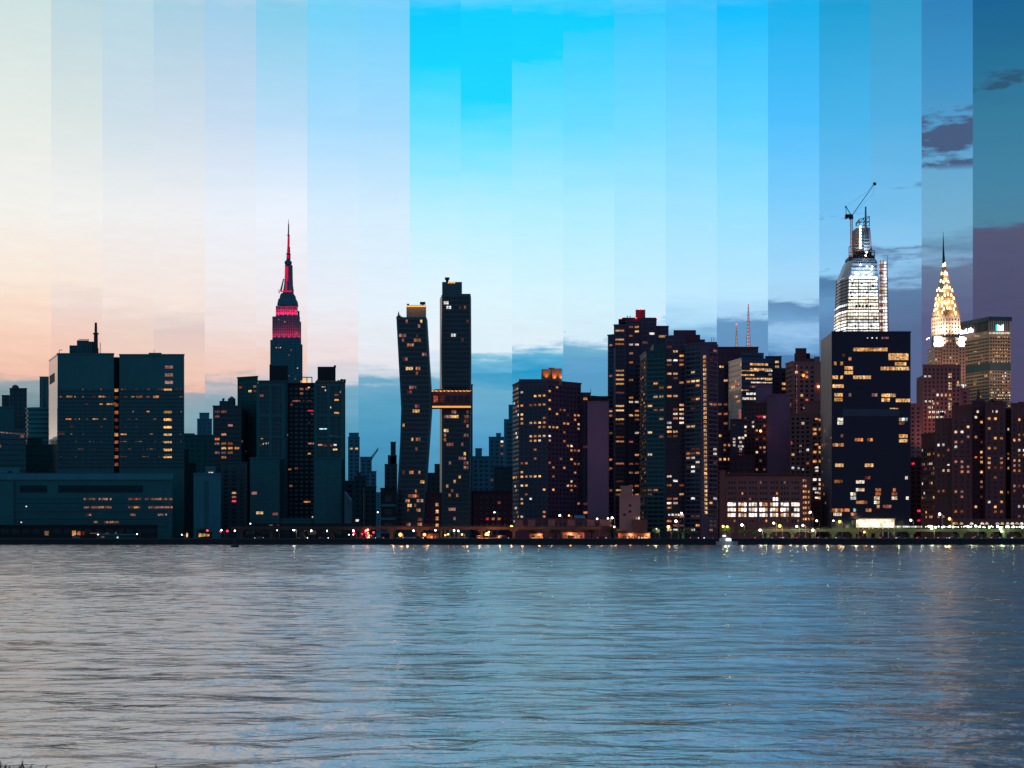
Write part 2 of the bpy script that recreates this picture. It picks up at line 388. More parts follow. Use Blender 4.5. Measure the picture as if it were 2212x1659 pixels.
    def litpx(s, f, px, py, w, h, pal):
        t, z = f.at(px, py); d = (f.a.y + f.u.y * t) / F
        s.lit.append((f.pt(t, z), f.u, f.n, w * d, h * d, pal))
    def lamp(s, px, py, D, r, m='lamp_red', name='warning_light'):
        b = MB(); b.ball(P(px, py, D), r, m, 6, 4); return b.build(name, s.root)
    def done(s):
        made = {}
        for n, b in s.parts.items():
            o = b.build(n.split('#')[0], s.root); made.setdefault(n.split('#')[0], o)
        for c, p in (('vent', 'roof_block'), ('lobby_frame', 'lobby'), ('antenna_light', 'antenna'), ('roof_fin', 'roof_cap'), ('stair_frame', 'wall'), ('eagle_finial', 'mast'), ('light_panel', 'mast'), ('soffit_lights', 'wall'), ('shed', 'wall'), ('facade_column', 'wall'), ('dark_panel', 'lit_floor'), ('arch', 'shaft')):
            if c in made and p in made: made[c].parent = made[p]
        s.rng.shuffle(s.lit)
        s.lit.sort(key=lambda r: -round(r[3] * r[4], 1))
        if s.dark:
            b = MB()
            for c, u_, n_, w, h in s.dark: b.rbox(c, u_, n_, w, h, .08, s.glass)
            o = b.build('unlit_window', s.root)
            if len(s.dark) > 1: tag(o, kind='stuff')
        cache = {}; o0 = Vector(s.root.location)
        for c, u_, n_, w, h, m in s.lit[:100]:
            k = (round(u_[0], 3), round(u_[1], 3), round(w, 2), round(h, 2), m)
            if k not in cache:
                b = MB(); b.rbox((0,0,0), u_, n_, w, h, .16, m); cache[k] = b.mesh('window')
            o = bpy.data.objects.new('window', cache[k]); COL.objects.link(o); o.parent = s.root; o.location = c - o0
        if s.lit[100:]:
            b = MB()
            for c, u_, n_, w, h, m in s.lit[100:]: b.rbox(c, u_, n_, w, h, .16, m)
            tag(b.build('lit_window', s.root), kind='stuff')
        return s

# ---------------------------------------------------------------- ground, river
b = MB(); b.box(-2400, 2400, 953, 4300, -8, GZ, 'land'); tag(b.build('ground'), kind='structure')
b = MB(); b.box(-900, 900, 962, 982, GZ, GZ + .06, 'asphalt'); tag(b.build('road'), kind='structure')
wm, n_, l_ = mat('river_water')
B_ = n_['Principled BSDF']; B_.inputs['Base Color'].default_value = (.09, .115, .13, 1); B_.inputs['Roughness'].default_value = .20; B_.inputs['IOR'].default_value = 3.0; B_.inputs['Specular IOR Level'].default_value = .95
g_ = n_.new('ShaderNodeNewGeometry'); m_ = n_.new('ShaderNodeMapping'); m_.inputs['Scale'].default_value = (.66, 1.0, 1)
l_.new(g_.outputs['Position'], m_.inputs[0])
t_ = n_.new('ShaderNodeTexNoise'); t_.inputs['Scale'].default_value = .22; t_.inputs['Detail'].default_value = 6; t_.inputs['Roughness'].default_value = .55
l_.new(m_.outputs[0], t_.inputs['Vector'])
sp_ = n_.new('ShaderNodeSeparateXYZ'); l_.new(g_.outputs['Position'], sp_.inputs[0])
rg_ = n_.new('ShaderNodeMapRange'); rg_.inputs[1].default_value = -60; rg_.inputs[2].default_value = 30; rg_.inputs[3].default_value = 1.35; rg_.inputs[4].default_value = .45
l_.new(sp_.outputs[0], rg_.inputs[0])
rq_ = n_.new('ShaderNodeMapRange'); rq_.inputs[1].default_value = -50; rq_.inputs[2].default_value = 20; rq_.inputs[3].default_value = .07; rq_.inputs[4].default_value = .16
l_.new(sp_.outputs[0], rq_.inputs[0]); l_.new(rq_.outputs[0], B_.inputs['Roughness'])
bp_ = n_.new('ShaderNodeBump'); bp_.inputs['Distance'].default_value = 1.0
l_.new(rg_.outputs[0], bp_.inputs['Strength']); l_.new(t_.outputs[0], bp_.inputs['Height']); l_.new(bp_.outputs[0], B_.inputs['Normal'])
rs = np.random.RandomState(4)
WV = []
for i in range(64):
    lam = 1.1 * (14 / 1.1) ** (i / 63.0); th = rs.normal(0, .38) - .04
    k = 2 * math.pi / lam; amp = .0042 * lam ** .55 * (0.6 + .8 * rs.rand()) * (.75 if lam > 5 else 1)
    WV.append((lam, k * math.sin(th), k * math.cos(th), rs.rand() * 6.28, amp))
def height(x, y, cell):
    h = np.zeros_like(x)
    gust = .75 + .35 * np.sin(x * .021 + y * .013 + 1.3) * np.sin(y * .017 - x * .008) + .25 * np.sin(y * .06 + x * .012)
    chop = np.clip(1.0 - (x + 30) / 120, .62, 1.15)
    for lam, kx, ky, ph, a in WV:
        if lam < 2.2 * cell: continue
        fade = min(1, (lam / cell - 2.2) / 2)
        s = np.sin(kx * x + ky * y + ph)
        h += a * fade * (s + .25 * np.abs(s)) * (gust * chop if lam < 5 else 1)
    return h
vs, fs, off = [], [], 0
def zone(x0, x1, y0, y1, c, flat=False, cy=None):
    global off
    cy = cy or c; nx, ny = max(1, int((x1 - x0) / c)), max(1, int((y1 - y0) / cy))
    xs, ys = np.linspace(x0, x1, nx + 1), np.linspace(y0, y1, ny + 1)
    gx, gy = np.meshgrid(xs, ys)
    z = gx * 0 if flat else height(gx, gy, max(c * .6, cy))
    vs.append(np.stack([gx, gy, z], -1).reshape(-1, 3))
    k = np.arange(nx * ny); i, j = k // nx, k % nx; a = off + i * (nx + 1) + j
    fs.append(np.stack([a, a + 1, a + nx + 2, a + nx + 1], -1)); off += (nx + 1) * (ny + 1)
zone(-62, 62, 28, 95, .17, cy=.11)
zone(-125, 125, 95, 240, .45, cy=.24)
zone(-330, 330, 240, 953, 1.5, cy=.62)
zone(-330, -62, 28, 95, 300, True); zone(62, 330, 28, 95, 300, True); zone(-330, -125, 95, 240, 300, True); zone(125, 330, 95, 240, 300, True)
zone(-2400, -330, 28, 953, 3000, True); zone(330, 2400, 28, 953, 3000, True); zone(-2400, 2400, -400, 28, 6000, True)
vs = np.concatenate(vs).astype(np.float32); fs = np.concatenate(fs).astype(np.int32)
me = bpy.data.meshes.new('water'); me.vertices.add(len(vs)); me.loops.add(fs.size); me.polygons.add(len(fs))
me.vertices.foreach_set('co', vs.ravel()); me.loops.foreach_set('vertex_index', fs.ravel())
me.polygons.foreach_set('loop_start', np.arange(0, fs.size, 4, dtype=np.int32)); me.polygons.foreach_set('use_smooth', np.ones(len(fs), bool))
me.update(calc_edges=True); me.validate(); me.materials.append(wm)
wo = bpy.data.objects.new('water', me); COL.objects.link(wo); tag(wo, kind='structure')
t = thing('seawall', 'long dark stone seawall along the far bank of the river', 'seawall', (0, 952, 0))
b = MB(); b.box(-900, 900, 951.2, 952.9, -3, 3.1, 'seawall')
for i in range(-60, 61): b.box(i * 9 - .3, i * 9 + .3, 950.8, 951.2, -2, 2.6, 'seawall')
b.build('wall', t)
b = MB(); b.box(-900, 900, 951.0, 953, 3.1, 3.5, 'viaduct_dark'); b.build('coping', t)

# ---------------------------------------------------------------- simple background blocks
def block(name, label, x0, x1, top, D, m, p=.06, pal=('warm','dim','dim'), fh=3.6, bw=4, steps=(), side=None, depth=25, glass='glass', ww=.5, wh=.45, group=None, tank=False, **k):
    q = Bld(name, label, (x0 + x1) / 2, D, group=group); q.glass = glass
    pts = [(x0, D), (x1, D)]
    if side: pts = [(x0 if side < 0 else x0, D + (14 if side < 0 else 0)), (x0 + (x1 - x0) * (.28 if side < 0 else .72), D if side < 0 else D), (x1, D if side < 0 else D + 14)]
    fl = q.mass(pts, top, m, depth)
    for f in fl: q.win(f, fh, bw, ww, wh, p, pal, **k)
    for (a, c, y) in steps:
        ff = q.mass([(a, D + 5), (c, D + 5)], y, m, depth - 8, base=fl[0].z1 - 1, part='roof_block')
    if tank:
        xm = X((x0 + x1) / 2, D + 8); z = fl[0].z1; tb = q.part('water_tank')
        for a in (-1.5, 1.5):
            for c in (-1.5, 1.5): tb.tube((xm + a, D + 8 + c, z), (xm + a, D + 8 + c, z + 3), .2, m, n=4)
        tb.tube((xm, D + 8, z + 3), (xm, D + 8, z + 7), 2.2, m, n=10); tb.tube((xm, D + 8, z + 7), (xm, D + 8, z + 9), 2.3, m, .2, 10)
    return q.done()
# far left
block('office_tower', 'narrow grey tower at the far left end, shorter than the domed one', 4, 21, 855, 1520, 'panel_dark', .02)
q = Bld('office_tower', 'grey tower with a small round knob on its roof at the left end', 40, 1460); q.glass = 'glass_teal'
f = q.mass([(21, 1460), (58, 1460)], 840, 'slate')[0]; q.win(f, 3.6, 4, .5, .45, .02, ('dim',))
kb = q.part('roof_dome'); kb.ball((X(31, 1465), 1468, f.z1 + 1), 3.2, 'slate', 10, 6); q.done()
q = Bld('apartment_block', 'stepped concrete apartment block at the left edge with a row of pale top windows', 20, 1150); q.glass = 'glass_teal'
f = q.mass([(-60, 1150), (56, 1162)], 928, 'concrete_teal', 30)[0]
q.win(f, 3.3, 3.4, .6, .5, .05, ('dim','dim','pink'), band='concrete_teal', bd=.6)
for k in range(13): q.litpx(f, 3 + k * 4.1, 934 + .35 * k, 2.2, 2.6, 'pink')
f2 = q.mass([(-60, 1172), (30, 1172)], 880, 'concrete_teal', 20, base=40); q.win(f2[0], 3.3, 3.4, .6, .5, .0); q.done()
block('office_tower', 'thin dark tower between the stepped apartments and the curved balcony tower', 57, 78, 882, 1420, 'panel_dark', .02, side=-1)
q = Bld('glass_tower', 'slim pale glass tower with dark stripes behind the big hospital slab', 95, 1540); q.glass = 'glass_teal'
f = q.mass([(86, 1540), (106, 1540)], 815, 'pale_panel')[0]; q.win(f, 3.6, 6, .42, .96, .01, ('dim',), pier='panel_dark', pw=1.2); q.done()
# rounded balcony tower
q = Bld('apartment_tower', 'pale apartment tower with curved stacked balconies left of the hospital slab', 85, 1300); q.glass = 'glass_teal'
cpts = [(X(85, 1300) - 11.5 * math.cos(math.pi * k / 10), 1300 + 9 - 9 * math.sin(math.pi * k / 10)) for k in range(11)]
top = Z(880, 1300); wbm = q.part()
wbm.prism(cpts + [(cpts[-1][0], 1330), (cpts[0][0], 1330)], GZ, top, 'panel_teal')
z = 20
while z < top:
    big = [(X(85, 1300) + (x - X(85, 1300)) * 1.08, 1309 + (y - 1309) * 1.1) for x, y in cpts]
    wbm.prism(big + [(big[-1][0], 1322), (big[0][0], 1322)], z, z + 1.3, 'pale_panel'); z += 3.4
q.done()
block('parking_building', 'low dark stepped building below the curved balcony tower', 55, 116, 962, 1210, 'panel_dark', .04, ('dim',), steps=((58, 92, 948),), glass='glass_teal', band='concrete_teal')

# the big hospital slab
q = Bld('hospital_tower', 'broad dark slab tower split by a dark slot, with a rooftop chimney', 250, 1180); q.glass = 'glass_teal'
FH = 16.0 / F * 1180
ztop = Z(765, 1180)
side = q.mass([(106, 1222), (123.5, 1180.5)], 0, 'mirror_glass', 30, z=ztop - .4)[0]
l1 = q.mass([(124, 1180), (246, 1180)], 0, 'panel_teal', 40, z=ztop)[0]
r1 = q.mass([(258, 1180), (398, 1180)], 0, 'panel_teal', 40, z=ztop - .6)[0]
c1 = q.mass([(245, 1185), (259, 1185)], 0, 'roof_dark', 30, z=ztop - 1.5, cap=False)[0]
zt, zb = Z(837, 1180), Z(1009, 1180)
rr = random.Random(5)
for f in (l1, r1):
    q.win(f, FH / 2.0, 3.7, .78, .55, .0, z0=zb, z1=zt, band='panel_dark', bd=.35, bh=.9, mand=1)
rows = [841, 857, 873, 889, 905, 921, 937, 953, 969, 985, 1001]
for k, y in enumerate(rows):
    for x in range(131, 242, 8):
        pr = .5 if k in (0, 1, 4, 10) else .26
        if rr.random() < pr: q.litpx(l1, x + rr.uniform(-1, 1), y, rr.choice([2, 2.6, 6.5]), 2.6, rr.choice(['dim', 'dim', 'dim', 'dim', 'warm']))
    for x in range(263, 392, 8):
        pr = .48 if k in (0, 1, 7, 8, 10) else .25
        if rr.random() < pr and not 352 < x < 376: q.litpx(r1, x + rr.uniform(-1, 1), y, rr.choice([2, 2.6, 6.5]), 2.6, rr.choice(['dim', 'dim', 'dim', 'warm']))
    q.litpx(c1, 251.5, y + 2, 7.5, 6.5, 'dim' if k % 3 else 'warm')
for y, pl in ((793, 'pink'), (810, 'pink'), (826, 'pink'), (843, 'gold'), (890, 'gold'), (907, 'gold'), (922, 'gold'), (938, 'gold'), (954, 'gold'), (971, 'gold'), (986, 'gold')):
    q.litpx(r1, 365 - (0 if pl == 'pink' else 2.5), y, 17, 6.4, pl)
for x, y in ((150, 856), (219, 856), (206, 904), (148, 904), (133, 936), (236, 872), (246, 872), (267, 937), (302, 857), (337, 857)): q.litpx(l1 if x < 247 else r1, x, y, 12, 5, 'warm')
D = 1190
for a, c, y in ((150, 166, 746), (166, 192, 735), (192, 203, 738), (203, 213, 752)): q.box(a, c, y, 766, D, 'panel_dark', 16, 'roof_plant')
for k in range(8): q.box(168 + k * 4.2, 169.6 + k * 4.2, 737, 766, D - 1.2, 'pale_panel', 1.2, 'roof_plant')
q.box(170, 193, 732.5, 733.5, D + 3, 'panel_dark', 1, 'roof_plant')
q.part('chimney').tube(P(207, 766, D - 3), P(207, 722, D - 3), 1.5, 'steel_dark', 1.3, 10); q.part('chimney').tube(P(207, 722, D - 3), P(207, 697, D - 3), .95, 'steel_dark', .8, 10)
q.part('chimney').tube(P(207, 722, D - 3), P(207, 719.5, D - 3), 2, 'steel_dark', 2, 10)
q.part('mast').tube(P(216.5, 766, D), P(216.5, 740, D), .25, 'steel_dark'); 
q.part('antenna').tube(P(128, 766, 1184), P(128, 756, 1184), .2, 'steel_dark'); q.part('antenna').tube(P(128, 756, 1184), P(135, 756, 1184), .2, 'steel_dark')
q.box(321, 349, 762, 770, 1192, 'panel_dark', 12, 'penthouse'); q.part('penthouse_mast').tube(P(333, 762, 1192), P(333, 755, 1192), .15, 'steel_dark')
rl = q.part('roof_rail')
for a, c in ((220, 247), (260, 320), (350, 397)):
    rl.tube(P(a, 766.6, 1181), P(c, 766.6, 1181), .14, 'pole', n=4)
    x = a
    while x < c: rl.tube(P(x, 770, 1181), P(x, 766.6, 1181), .1, 'pole', n=4); x += 2.6
sl_ = side.at(113, 818); q.part('wall').rbox(side.pt(sl_[0] - 1, sl_[1]), side.u, side.n, 26, 6, .2, 'roof_dark')
q.done()
# low annex in front
q = Bld('hospital_annex', 'long low hospital building with a light roof edge and lit ribbon windows by the water', 186, 1090); q.glass = 'glass_teal'
A = q.mass([(-70, 1090), (372, 1090)], 1024, 'panel_teal', 60)[0]
q.part().rbox(A.pt(A.len / 2, Z(1030, 1090)), A.u, A.n, A.len + 1, 3.6, .8, 'pale_panel')
q.mass([(-70, 1094), (42, 1094)], 1013, 'pale_panel', 30, base=40, part='roof_block'); q.box(17, 26, 1018, 1021, 1093.6, 'roof_dark', .5, 'roof_block')
for a, c in ((43, 101), (126, 308)):
    q.box(a, c, 1048.5, 1063, 1089.6, 'roof_dark', .6, 'louvre')
    for k in range(5): q.box(a, c, 1050 + k * 2.7, 1051 + k * 2.7, 1089.3, 'panel_dark', .5, 'louvre')
q.box(-30, 30, 1040, 1134, 1088.8, 'panel_teal', 1.3, 'stair_block')
rr = random.Random(8)
for y in (1078, 1096, 1112, 1128):
    q.part().rbox(A.pt(A.len / 2 + 12, Z(y + 5.5, 1090)), A.u, A.n, A.len - 30, 2.0, .5, 'concrete_teal')
    for x in range(35, 372, 4):
        lit = (180 < x < 240 or 275 < x < 306 or 314 < x < 374) if y < 1100 else ((185 < x < 202 or 280 < x < 292 or 338 < x < 360) if y < 1120 else (200 < x < 214 or 224 < x < 256))
        if lit and rr.random() < .85: q.litpx(A, x, y, 3.4, 4.2, rr.choice(['dim', 'dim', 'warm', 'pink']))
        else: q.dark.append((A.pt(*A.at(x, y)), A.u, A.n, 3.4 / F * 1090, 1.3))
for x, y in ((57, 1094), (79, 1103), (46, 1128)): q.litpx(A, x, y, 2.6, 2.4, 'white')
q.done()
q = Bld('service_building', 'dark ground floor range with orange lit doorways under the hospital annex', 190, 1040); q.glass = 'glass'
f = q.mass([(-70, 1040), (340, 1040)], 1136, 'roof_dark', 30)[0]
for x, w, h, pl in ((101, 9, 9, 'warm'), (160, 8, 11, 'gold'), (170, 8, 8, 'warm'), (180, 6, 8, 'dim'), (250, 3, 7, 'dim'), (205, 20, 2, 'dim'), (240, 24, 2, 'dim')): q.litpx(f, x, 1152, w, h, pl)
q.win(f, 3, 6, .7, .5, 0, z0=5, z1=10); q.done()
q = Bld('pier_shed', 'pale blue-green pier shed with a lit window beside the hospital waterfront', 253, 1000)
f = q.mass([(209, 1000), (294, 1000)], 1156, 'panel_teal', 12)[0]; q.litpx(f, 254, 1162, 3, 5, 'cool'); q.litpx(f, 222, 1160, 6, 3, 'dim'); q.win(f, 3, 5, .6, .4, 0, z0=4, z1=8); 
q.box(209, 294, 1154.5, 1156.5, 998.5, 'pale_panel', 15, 'roof'); q.done()
q = Bld('kiosk', 'small pale blue hut on the quay below the hospital', 165, 990)
f = q.mass([(158.5, 990), (172, 990)], 1162, 'blue_paint_or_haze', 6)[0]; q.win(f, 2, 2, .5, .5, 0, z0=4, z1=6); q.box(157.5, 173, 1161, 1162.5, 989, 'pale_panel', 8, 'roof'); q.done()

# between the hospital and the three-slab complex
block('apartment_tower', 'stepped far tower behind the low roofs right of the hospital slab', 426, 458, 906, 1650, 'haze_tint', .03, steps=((431, 452, 893),), glass='glass_teal')
block('school_building', 'low flat building with a dim red window row right of the hospital slab', 394, 464, 941, 1320, 'panel_teal', .05, ('dim',), steps=((397, 420, 938),), glass='glass_teal')
block('clinic_building', 'plain dark mid-rise right behind the pale windowless block', 372, 424, 1002, 1230, 'panel_dark', .02, ('dim',), glass='glass_teal', steps=((395, 408, 972),))
q = Bld('apartment_tower', 'dark balcony apartment tower with a water tank and plant room on its roof', 495, 1160); q.glass = 'glass'
f = q.mass([(460, 1160), (521, 1160)], 878, 'slate', 26)[0]
q.win(f, 2.9, 4.1, .7, .45, .10, ('warm','dim','dim','pink'), 2, band='concrete_teal', bd=.7, bh=.35, lit=[(473, 892, 2, 'dim'), (474, 900, 1, 'dim'), (482, 940, 1, 'warm'), (470, 951, 1, 'warm'), (483, 960, 2, 'warm'), (494, 967, 2, 'warm'), (481, 967, 1, 'gold'), (503, 974, 1, 'warm')])
f = q.mass([(521, 1160), (533, 1178)], 0, 'panel_dark', 8, z=Z(884, 1160))[0]; q.win(f, 2.9, 4, .6, .4, .03, ('dim',))
q.box(474, 493, 866, 880, 1168, 'slate', 12, 'plant_room'); q.part('water_tank').tube(P(500.5, 879, 1170), P(500.5, 862, 1170), 2.5, 'slate', n=10); q.part('water_tank').tube(P(500.5, 862, 1170), P(500.5, 856, 1170), 2.6, 'slate', .3, 10)
q.part('vent').tube(P(482, 866, 1168), P(482, 862, 1168), .8, 'slate'); q.part('vent').tube(P(485, 862, 1168), P(481, 862, 1168), .6, 'slate'); q.done()
q = Bld('windowless_block', 'pale grey windowless block with a lit rooftop hut left of the three-slab apartments', 448, 1095)
f = q.mass([(418, 1095), (477, 1095)], 1024, 'limestone', 24)[0]
q.part().rbox(f.pt(f.len * .47, 22), f.u, f.n, 2.4, 34, .25, 'concrete_teal')
h = q.mass([(444, 1100), (465, 1100)], 1010, 'limestone', 10, base=40, part='penthouse')[0]
for x in (452, 456, 459): q.litpx(h, x, 1021, 2.6, 2.6, 'white')
q.done()
block('apartment_tower', 'dark slab with a column of orange windows between the balcony tower and three-slab apartments', 477, 534, 1000, 1140, 'panel_dark', .0, lit=[(500, 1064, 1, 'warm'), (500, 1072, 1, 'dim'), (500, 1080, 1, 'warm'), (500, 1087, 1, 'red')], band='slate', fh=2.6)

# three-slab apartment complex
q = Bld('apartment_complex', 'large dark three-slab apartment complex with pale frame lines and two roof boxes', 640, 1160); q.glass = 'glass_teal'
w0 = q.mass([(513, 1186), (557, 1176)], 0, 'panel_dark', 30, z=Z(814, 1176))[0]
q.win(w0, 2.9, 3.6, .6, .45, .012, ('warm', 'dim'), lit=[(540, 846, 1, 'gold'), (551, 846, 1, 'dim')])
sA = q.mass([(557.5, 1160), (621, 1160)], 824, 'panel_dark', 40)[0]
sB = q.mass([(621, 1168), (682, 1168)], 829, 'roof_dark', 40)[0]
sC = q.mass([(682, 1158), (746, 1158)], 826, 'panel_dark', 40)[0]
for f, p in ((sA, .022), (sB, .03), (sC, .025)): q.win(f, 2.9, 3.3, .6, .45, p, ('dim', 'dim', 'warm', 'pink'), 2)
for x, y, w, pl in ((640, 866, 16, 'dim'), (656, 865, 5, 'dim'), (630, 874, 5, 'dim'), (668, 866, 10, 'dim'), (667, 837, 4, 'gold'), (671, 887, 12, 'red'), (674, 894, 5, 'dim'), (620, 940, 3, 'warm'), (672, 958, 13, 'pink'), (668, 980, 6, 'warm'), (626, 1014, 6, 'warm'), (663, 1084, 14, 'warm'), (675, 1117, 2.4, 'white'), (668, 913, 4, 'dim')): q.litpx(sB, x, y, w, 3, pl)
for x, y, w, pl in ((699, 835, 8, 'warm'), (703, 843, 2, 'white'), (727, 853, 9, 'dim'), (727, 864, 9, 'gold'), (713, 880, 4, 'white'), (727, 892, 10, 'gold'), (692, 961, 9, 'warm'), (710, 960, 8, 'dim'), (724, 961, 6, 'white'), (724, 971, 9, 'gold'), (700, 1068, 11, 'dim'), (713, 1069, 12, 'white'), (698, 1078, 7, 'dim')): q.litpx(sC, x, y, w, 3.4, pl)
q.litpx(sC, 698, 926.5, 16, 2.4, 'cool')
for x, y, w, pl in ((566, 947, 5, 'warm'), (563, 961, 4, 'warm'), (569, 959, 2, 'white'), (575, 958, 2, 'white'), (580, 957, 2, 'white'), (543, 966, 4, 'warm'), (562, 1026, 3, 'warm'), (576, 1048, 4, 'white'), (586, 1069, 3, 'white'), (596, 1066, 3, 'white'), (562, 1087, 11, 'warm'), (546, 1086, 8, 'dim'), (597, 1087, 8, 'dim'), (562, 1108, 12, 'gold'), (548, 1108, 4, 'white'), (532, 999, 3, 'gold'), (579, 1007, 3, 'white')): q.litpx(sA, max(x, 559), y, w, 4 if w > 9 else 3, pl)
for f, xa, xb in ((sA, 556, 614), (sC, 680, 742)):
    for y in (832, 898, 944, 990):
        t0, z = f.at(xa, y); t1, _ = f.at(xb, y); q.part().rbox(f.pt((t0 + t1) / 2, z), f.u, f.n, t1 - t0, 1.7, .7, 'concrete_teal')
    for x in (xa + 2, (xa + xb) / 2 - 1, xb - 2):
        t0, z0 = f.at(x, 990); _, z1 = f.at(x, 830); q.part().rbox(f.pt(t0, (z0 + z1) / 2), f.u, f.n, 2.2, z1 - z0 + 1, .6, 'concrete_teal')
lo1 = q.mass([(540, 1140), (604, 1140)], 990, 'concrete_teal', 22, part='lower_wall')[0]
lo2 = q.mass([(678, 1138), (738, 1138)], 990, 'concrete_teal', 22, part='lower_wall')[0]
lo3 = q.mass([(604.5, 1142), (677.5, 1142)], 1122, 'concrete_teal', 22, part='lower_wall')[0]
for f in (lo1, lo2): q.win(f, 3.3, 4.2, .7, .5, .035, ('dim', 'warm', 'pink'), 1, z1=f.z1 - 4, skip=lambda i, j, nf, nb: i > nf - 2)
for k in range(3): q.litpx(lo1, 556 + k * 5, 1108, 4.5, 5.5, 'gold')
q.box(582, 622, 790, 829, 1180, 'roof_dark', 16, 'roof_block'); q.box(686, 725, 792, 828, 1172, 'roof_dark', 16, 'roof_block'); q.box(721, 726, 789, 793, 1175, 'roof_dark', 4, 'roof_block'); q.box(582, 585, 787, 791, 1180, 'roof_dark', 3, 'roof_block')
gh = q.part('greenhouse')
for k in range(4): gh.tube(P(641 + k * 11, 828, 1170), P(642 + k * 10.6, 815, 1173), .4, 'steel_dark', n=4); gh.tube(P(642 + k * 10.6, 815, 1173), P(642 + k * 10.6, 815, 1182), .4, 'steel_dark', n=4)
gh.tube(P(642, 815, 1173), P(674, 815, 1173), .4, 'steel_dark', n=4); gh.box(X(650, 1178), X(668, 1178), 1178, 1179, Z(826, 1178), Z(822, 1178), 'led_gold')
for a, c in ((560, 617), (690, 735)): q.part('roof_light_strip').box(X(a, 1161), X(c, 1161), 1161, 1161.3, Z(823.4, 1161), Z(822.4, 1161), 'dim')
rr = random.Random(3)
for k in range(26): q.part('roof_shrubs').ball((X(rr.choice([rr.uniform(683, 688), rr.uniform(728, 745)]), 1162) , 1162 + rr.uniform(0, 3), sC.z1 + rr.uniform(0, 2.2)), rr.uniform(.5, 1.1), 'leaf', 5, 4)
q.done()
q = Bld('podium', 'dark low podium with railings in front of the three-slab apartments', 640, 1045); f = q.mass([(525, 1045), (770, 1045)], 1133, 'roof_dark', 30)[0]
q.win(f, 4, 7, .7, .5, .05, ('dim',), z0=4, z1=9); q.litpx(f, 585, 1134, 8, 1.4, 'white'); q.litpx(f, 600, 1134, 6, 1.6, 'red'); q.done()

# the canyon between the complex and the bent twin towers
block('office_tower', 'lone far tower with a tapered crown and one lit row, right of the three slabs', 752, 777, 945, 1900, 'haze_tint', .01, steps=((754, 775, 936),), lit=[(758 + k * 3, 967, 1, 'gold') for k in range(5)], fh=4)
block('construction_tower', 'unfinished far tower with a small crane on its roof', 778, 803, 988, 1800, 'haze_tint', .01)
block('apartment_tower', 'low far block with one white lit stack in the street canyon', 799, 813, 1019, 1700, 'haze_tint', .04)
block('apartment_tower', 'haze-tinted pale slab at the end of the street canyon', 812, 823, 1064, 2600, 'blue_paint_or_haze', .0)
block('rowhouse_block', 'dark low block right beside the three slabs with scattered white lights', 742, 766, 1040, 1330, 'slate', .04, ('dim', 'white'))
block('rowhouse_block', 'dark low block in front of the lone far tower', 764, 792, 1030, 1420, 'slate', .04, ('dim', 'white'), steps=((770, 780, 1022),))
block('rowhouse_block', 'dark low block before the unfinished tower', 786, 813, 1052, 1380, 'slate', .05, ('dim', 'warm'))
q = Bld('steeple_house', 'pale pointed gable roof at the foot of the three slabs', 748, 1130)
q.part('roof').hexa([(X(744, 1130), 1130, GZ), (X(757, 1130), 1130, GZ), (X(757, 1130), 1142, GZ), (X(744, 1130), 1142, GZ), (X(744, 1130), 1130, Z(1062, 1130)), (X(757, 1130), 1130, Z(1079, 1130)), (X(757, 1130), 1142, Z(1079, 1130)), (X(744, 1130), 1142, Z(1062, 1130))], 'slate_light'); q.done()
block('garage_building', 'dark low garage with pale horizontal bands left of the bent tower', 822, 856, 1056, 1130, 'roof_dark', .0, band='slate_light', bh=1.6, bd=.5, fh=7.5, bw=8)
block('apartment_tower', 'stepped old tower peeking out left of the bent tower', 831, 858, 1004, 1500, 'slate', .03, steps=((838, 857, 985), (844, 855, 956)))
t = thing('tower_crane', 'small pale tower crane above the unfinished far tower', 'crane', (X(806, 1810), 1810, Z(988, 1810)))
b = MB(); a0, a1 = P(803, 992, 1810), P(817, 971, 1810)
for dz_ in (0, 3): b.tube(a0 + Vector((0, 0, dz_)), a1 + Vector((0, 0, dz_ * .4)), .45, 'slate_light', n=4)
for k in range(6):
    p_ = a0.lerp(a1, k / 6); b.tube(p_, a0.lerp(a1, (k + .6) / 6) + Vector((0, 0, 2.5)), .3, 'slate_light', n=4)
b.build('jib', t); b = MB(); b.tube(P(803, 994, 1810), P(803, 985, 1810), .8, 'slate_light', n=4); b.build('mast', t)

# ---------------------------------------------------------------- bent twin towers
def bent(name, label, D, left, right, m, bridge=False):
    """left/right: outline readings (px, py) from top to bottom"""
    q = Bld(name, label, (left[0][0] + right[0][0]) / 2, D); wb = q.part(); d = 17
    ys = sorted(set([y for _, y in left] + [y for _, y in right]))
    def at(prof, y):
        for (x0, y0), (x1, y1) in zip(prof, prof[1:]):
            if y0 <= y <= y1: return x0 + (x1 - x0) * (y - y0) / (y1 - y0)
        return prof[-1][0]
    ring = lambda y: [(X(at(left, y), D), D, Z(y, D)), (X(at(right, y), D), D, Z(y, D)), (X(at(right, y), D), D + d, Z(y, D)), (X(at(left, y), D), D + d, Z(y, D))]
    for a, c in zip(ys, ys[1:]):
        A_, C_ = ring(c), ring(a); wb.hexa(A_ + C_, m)
    q.left, q.right, q.atp, q.D = left, right, at, D
    q.face = Face((X(left[0][0], D), D), (X(right[0][0], D), D))
    return q
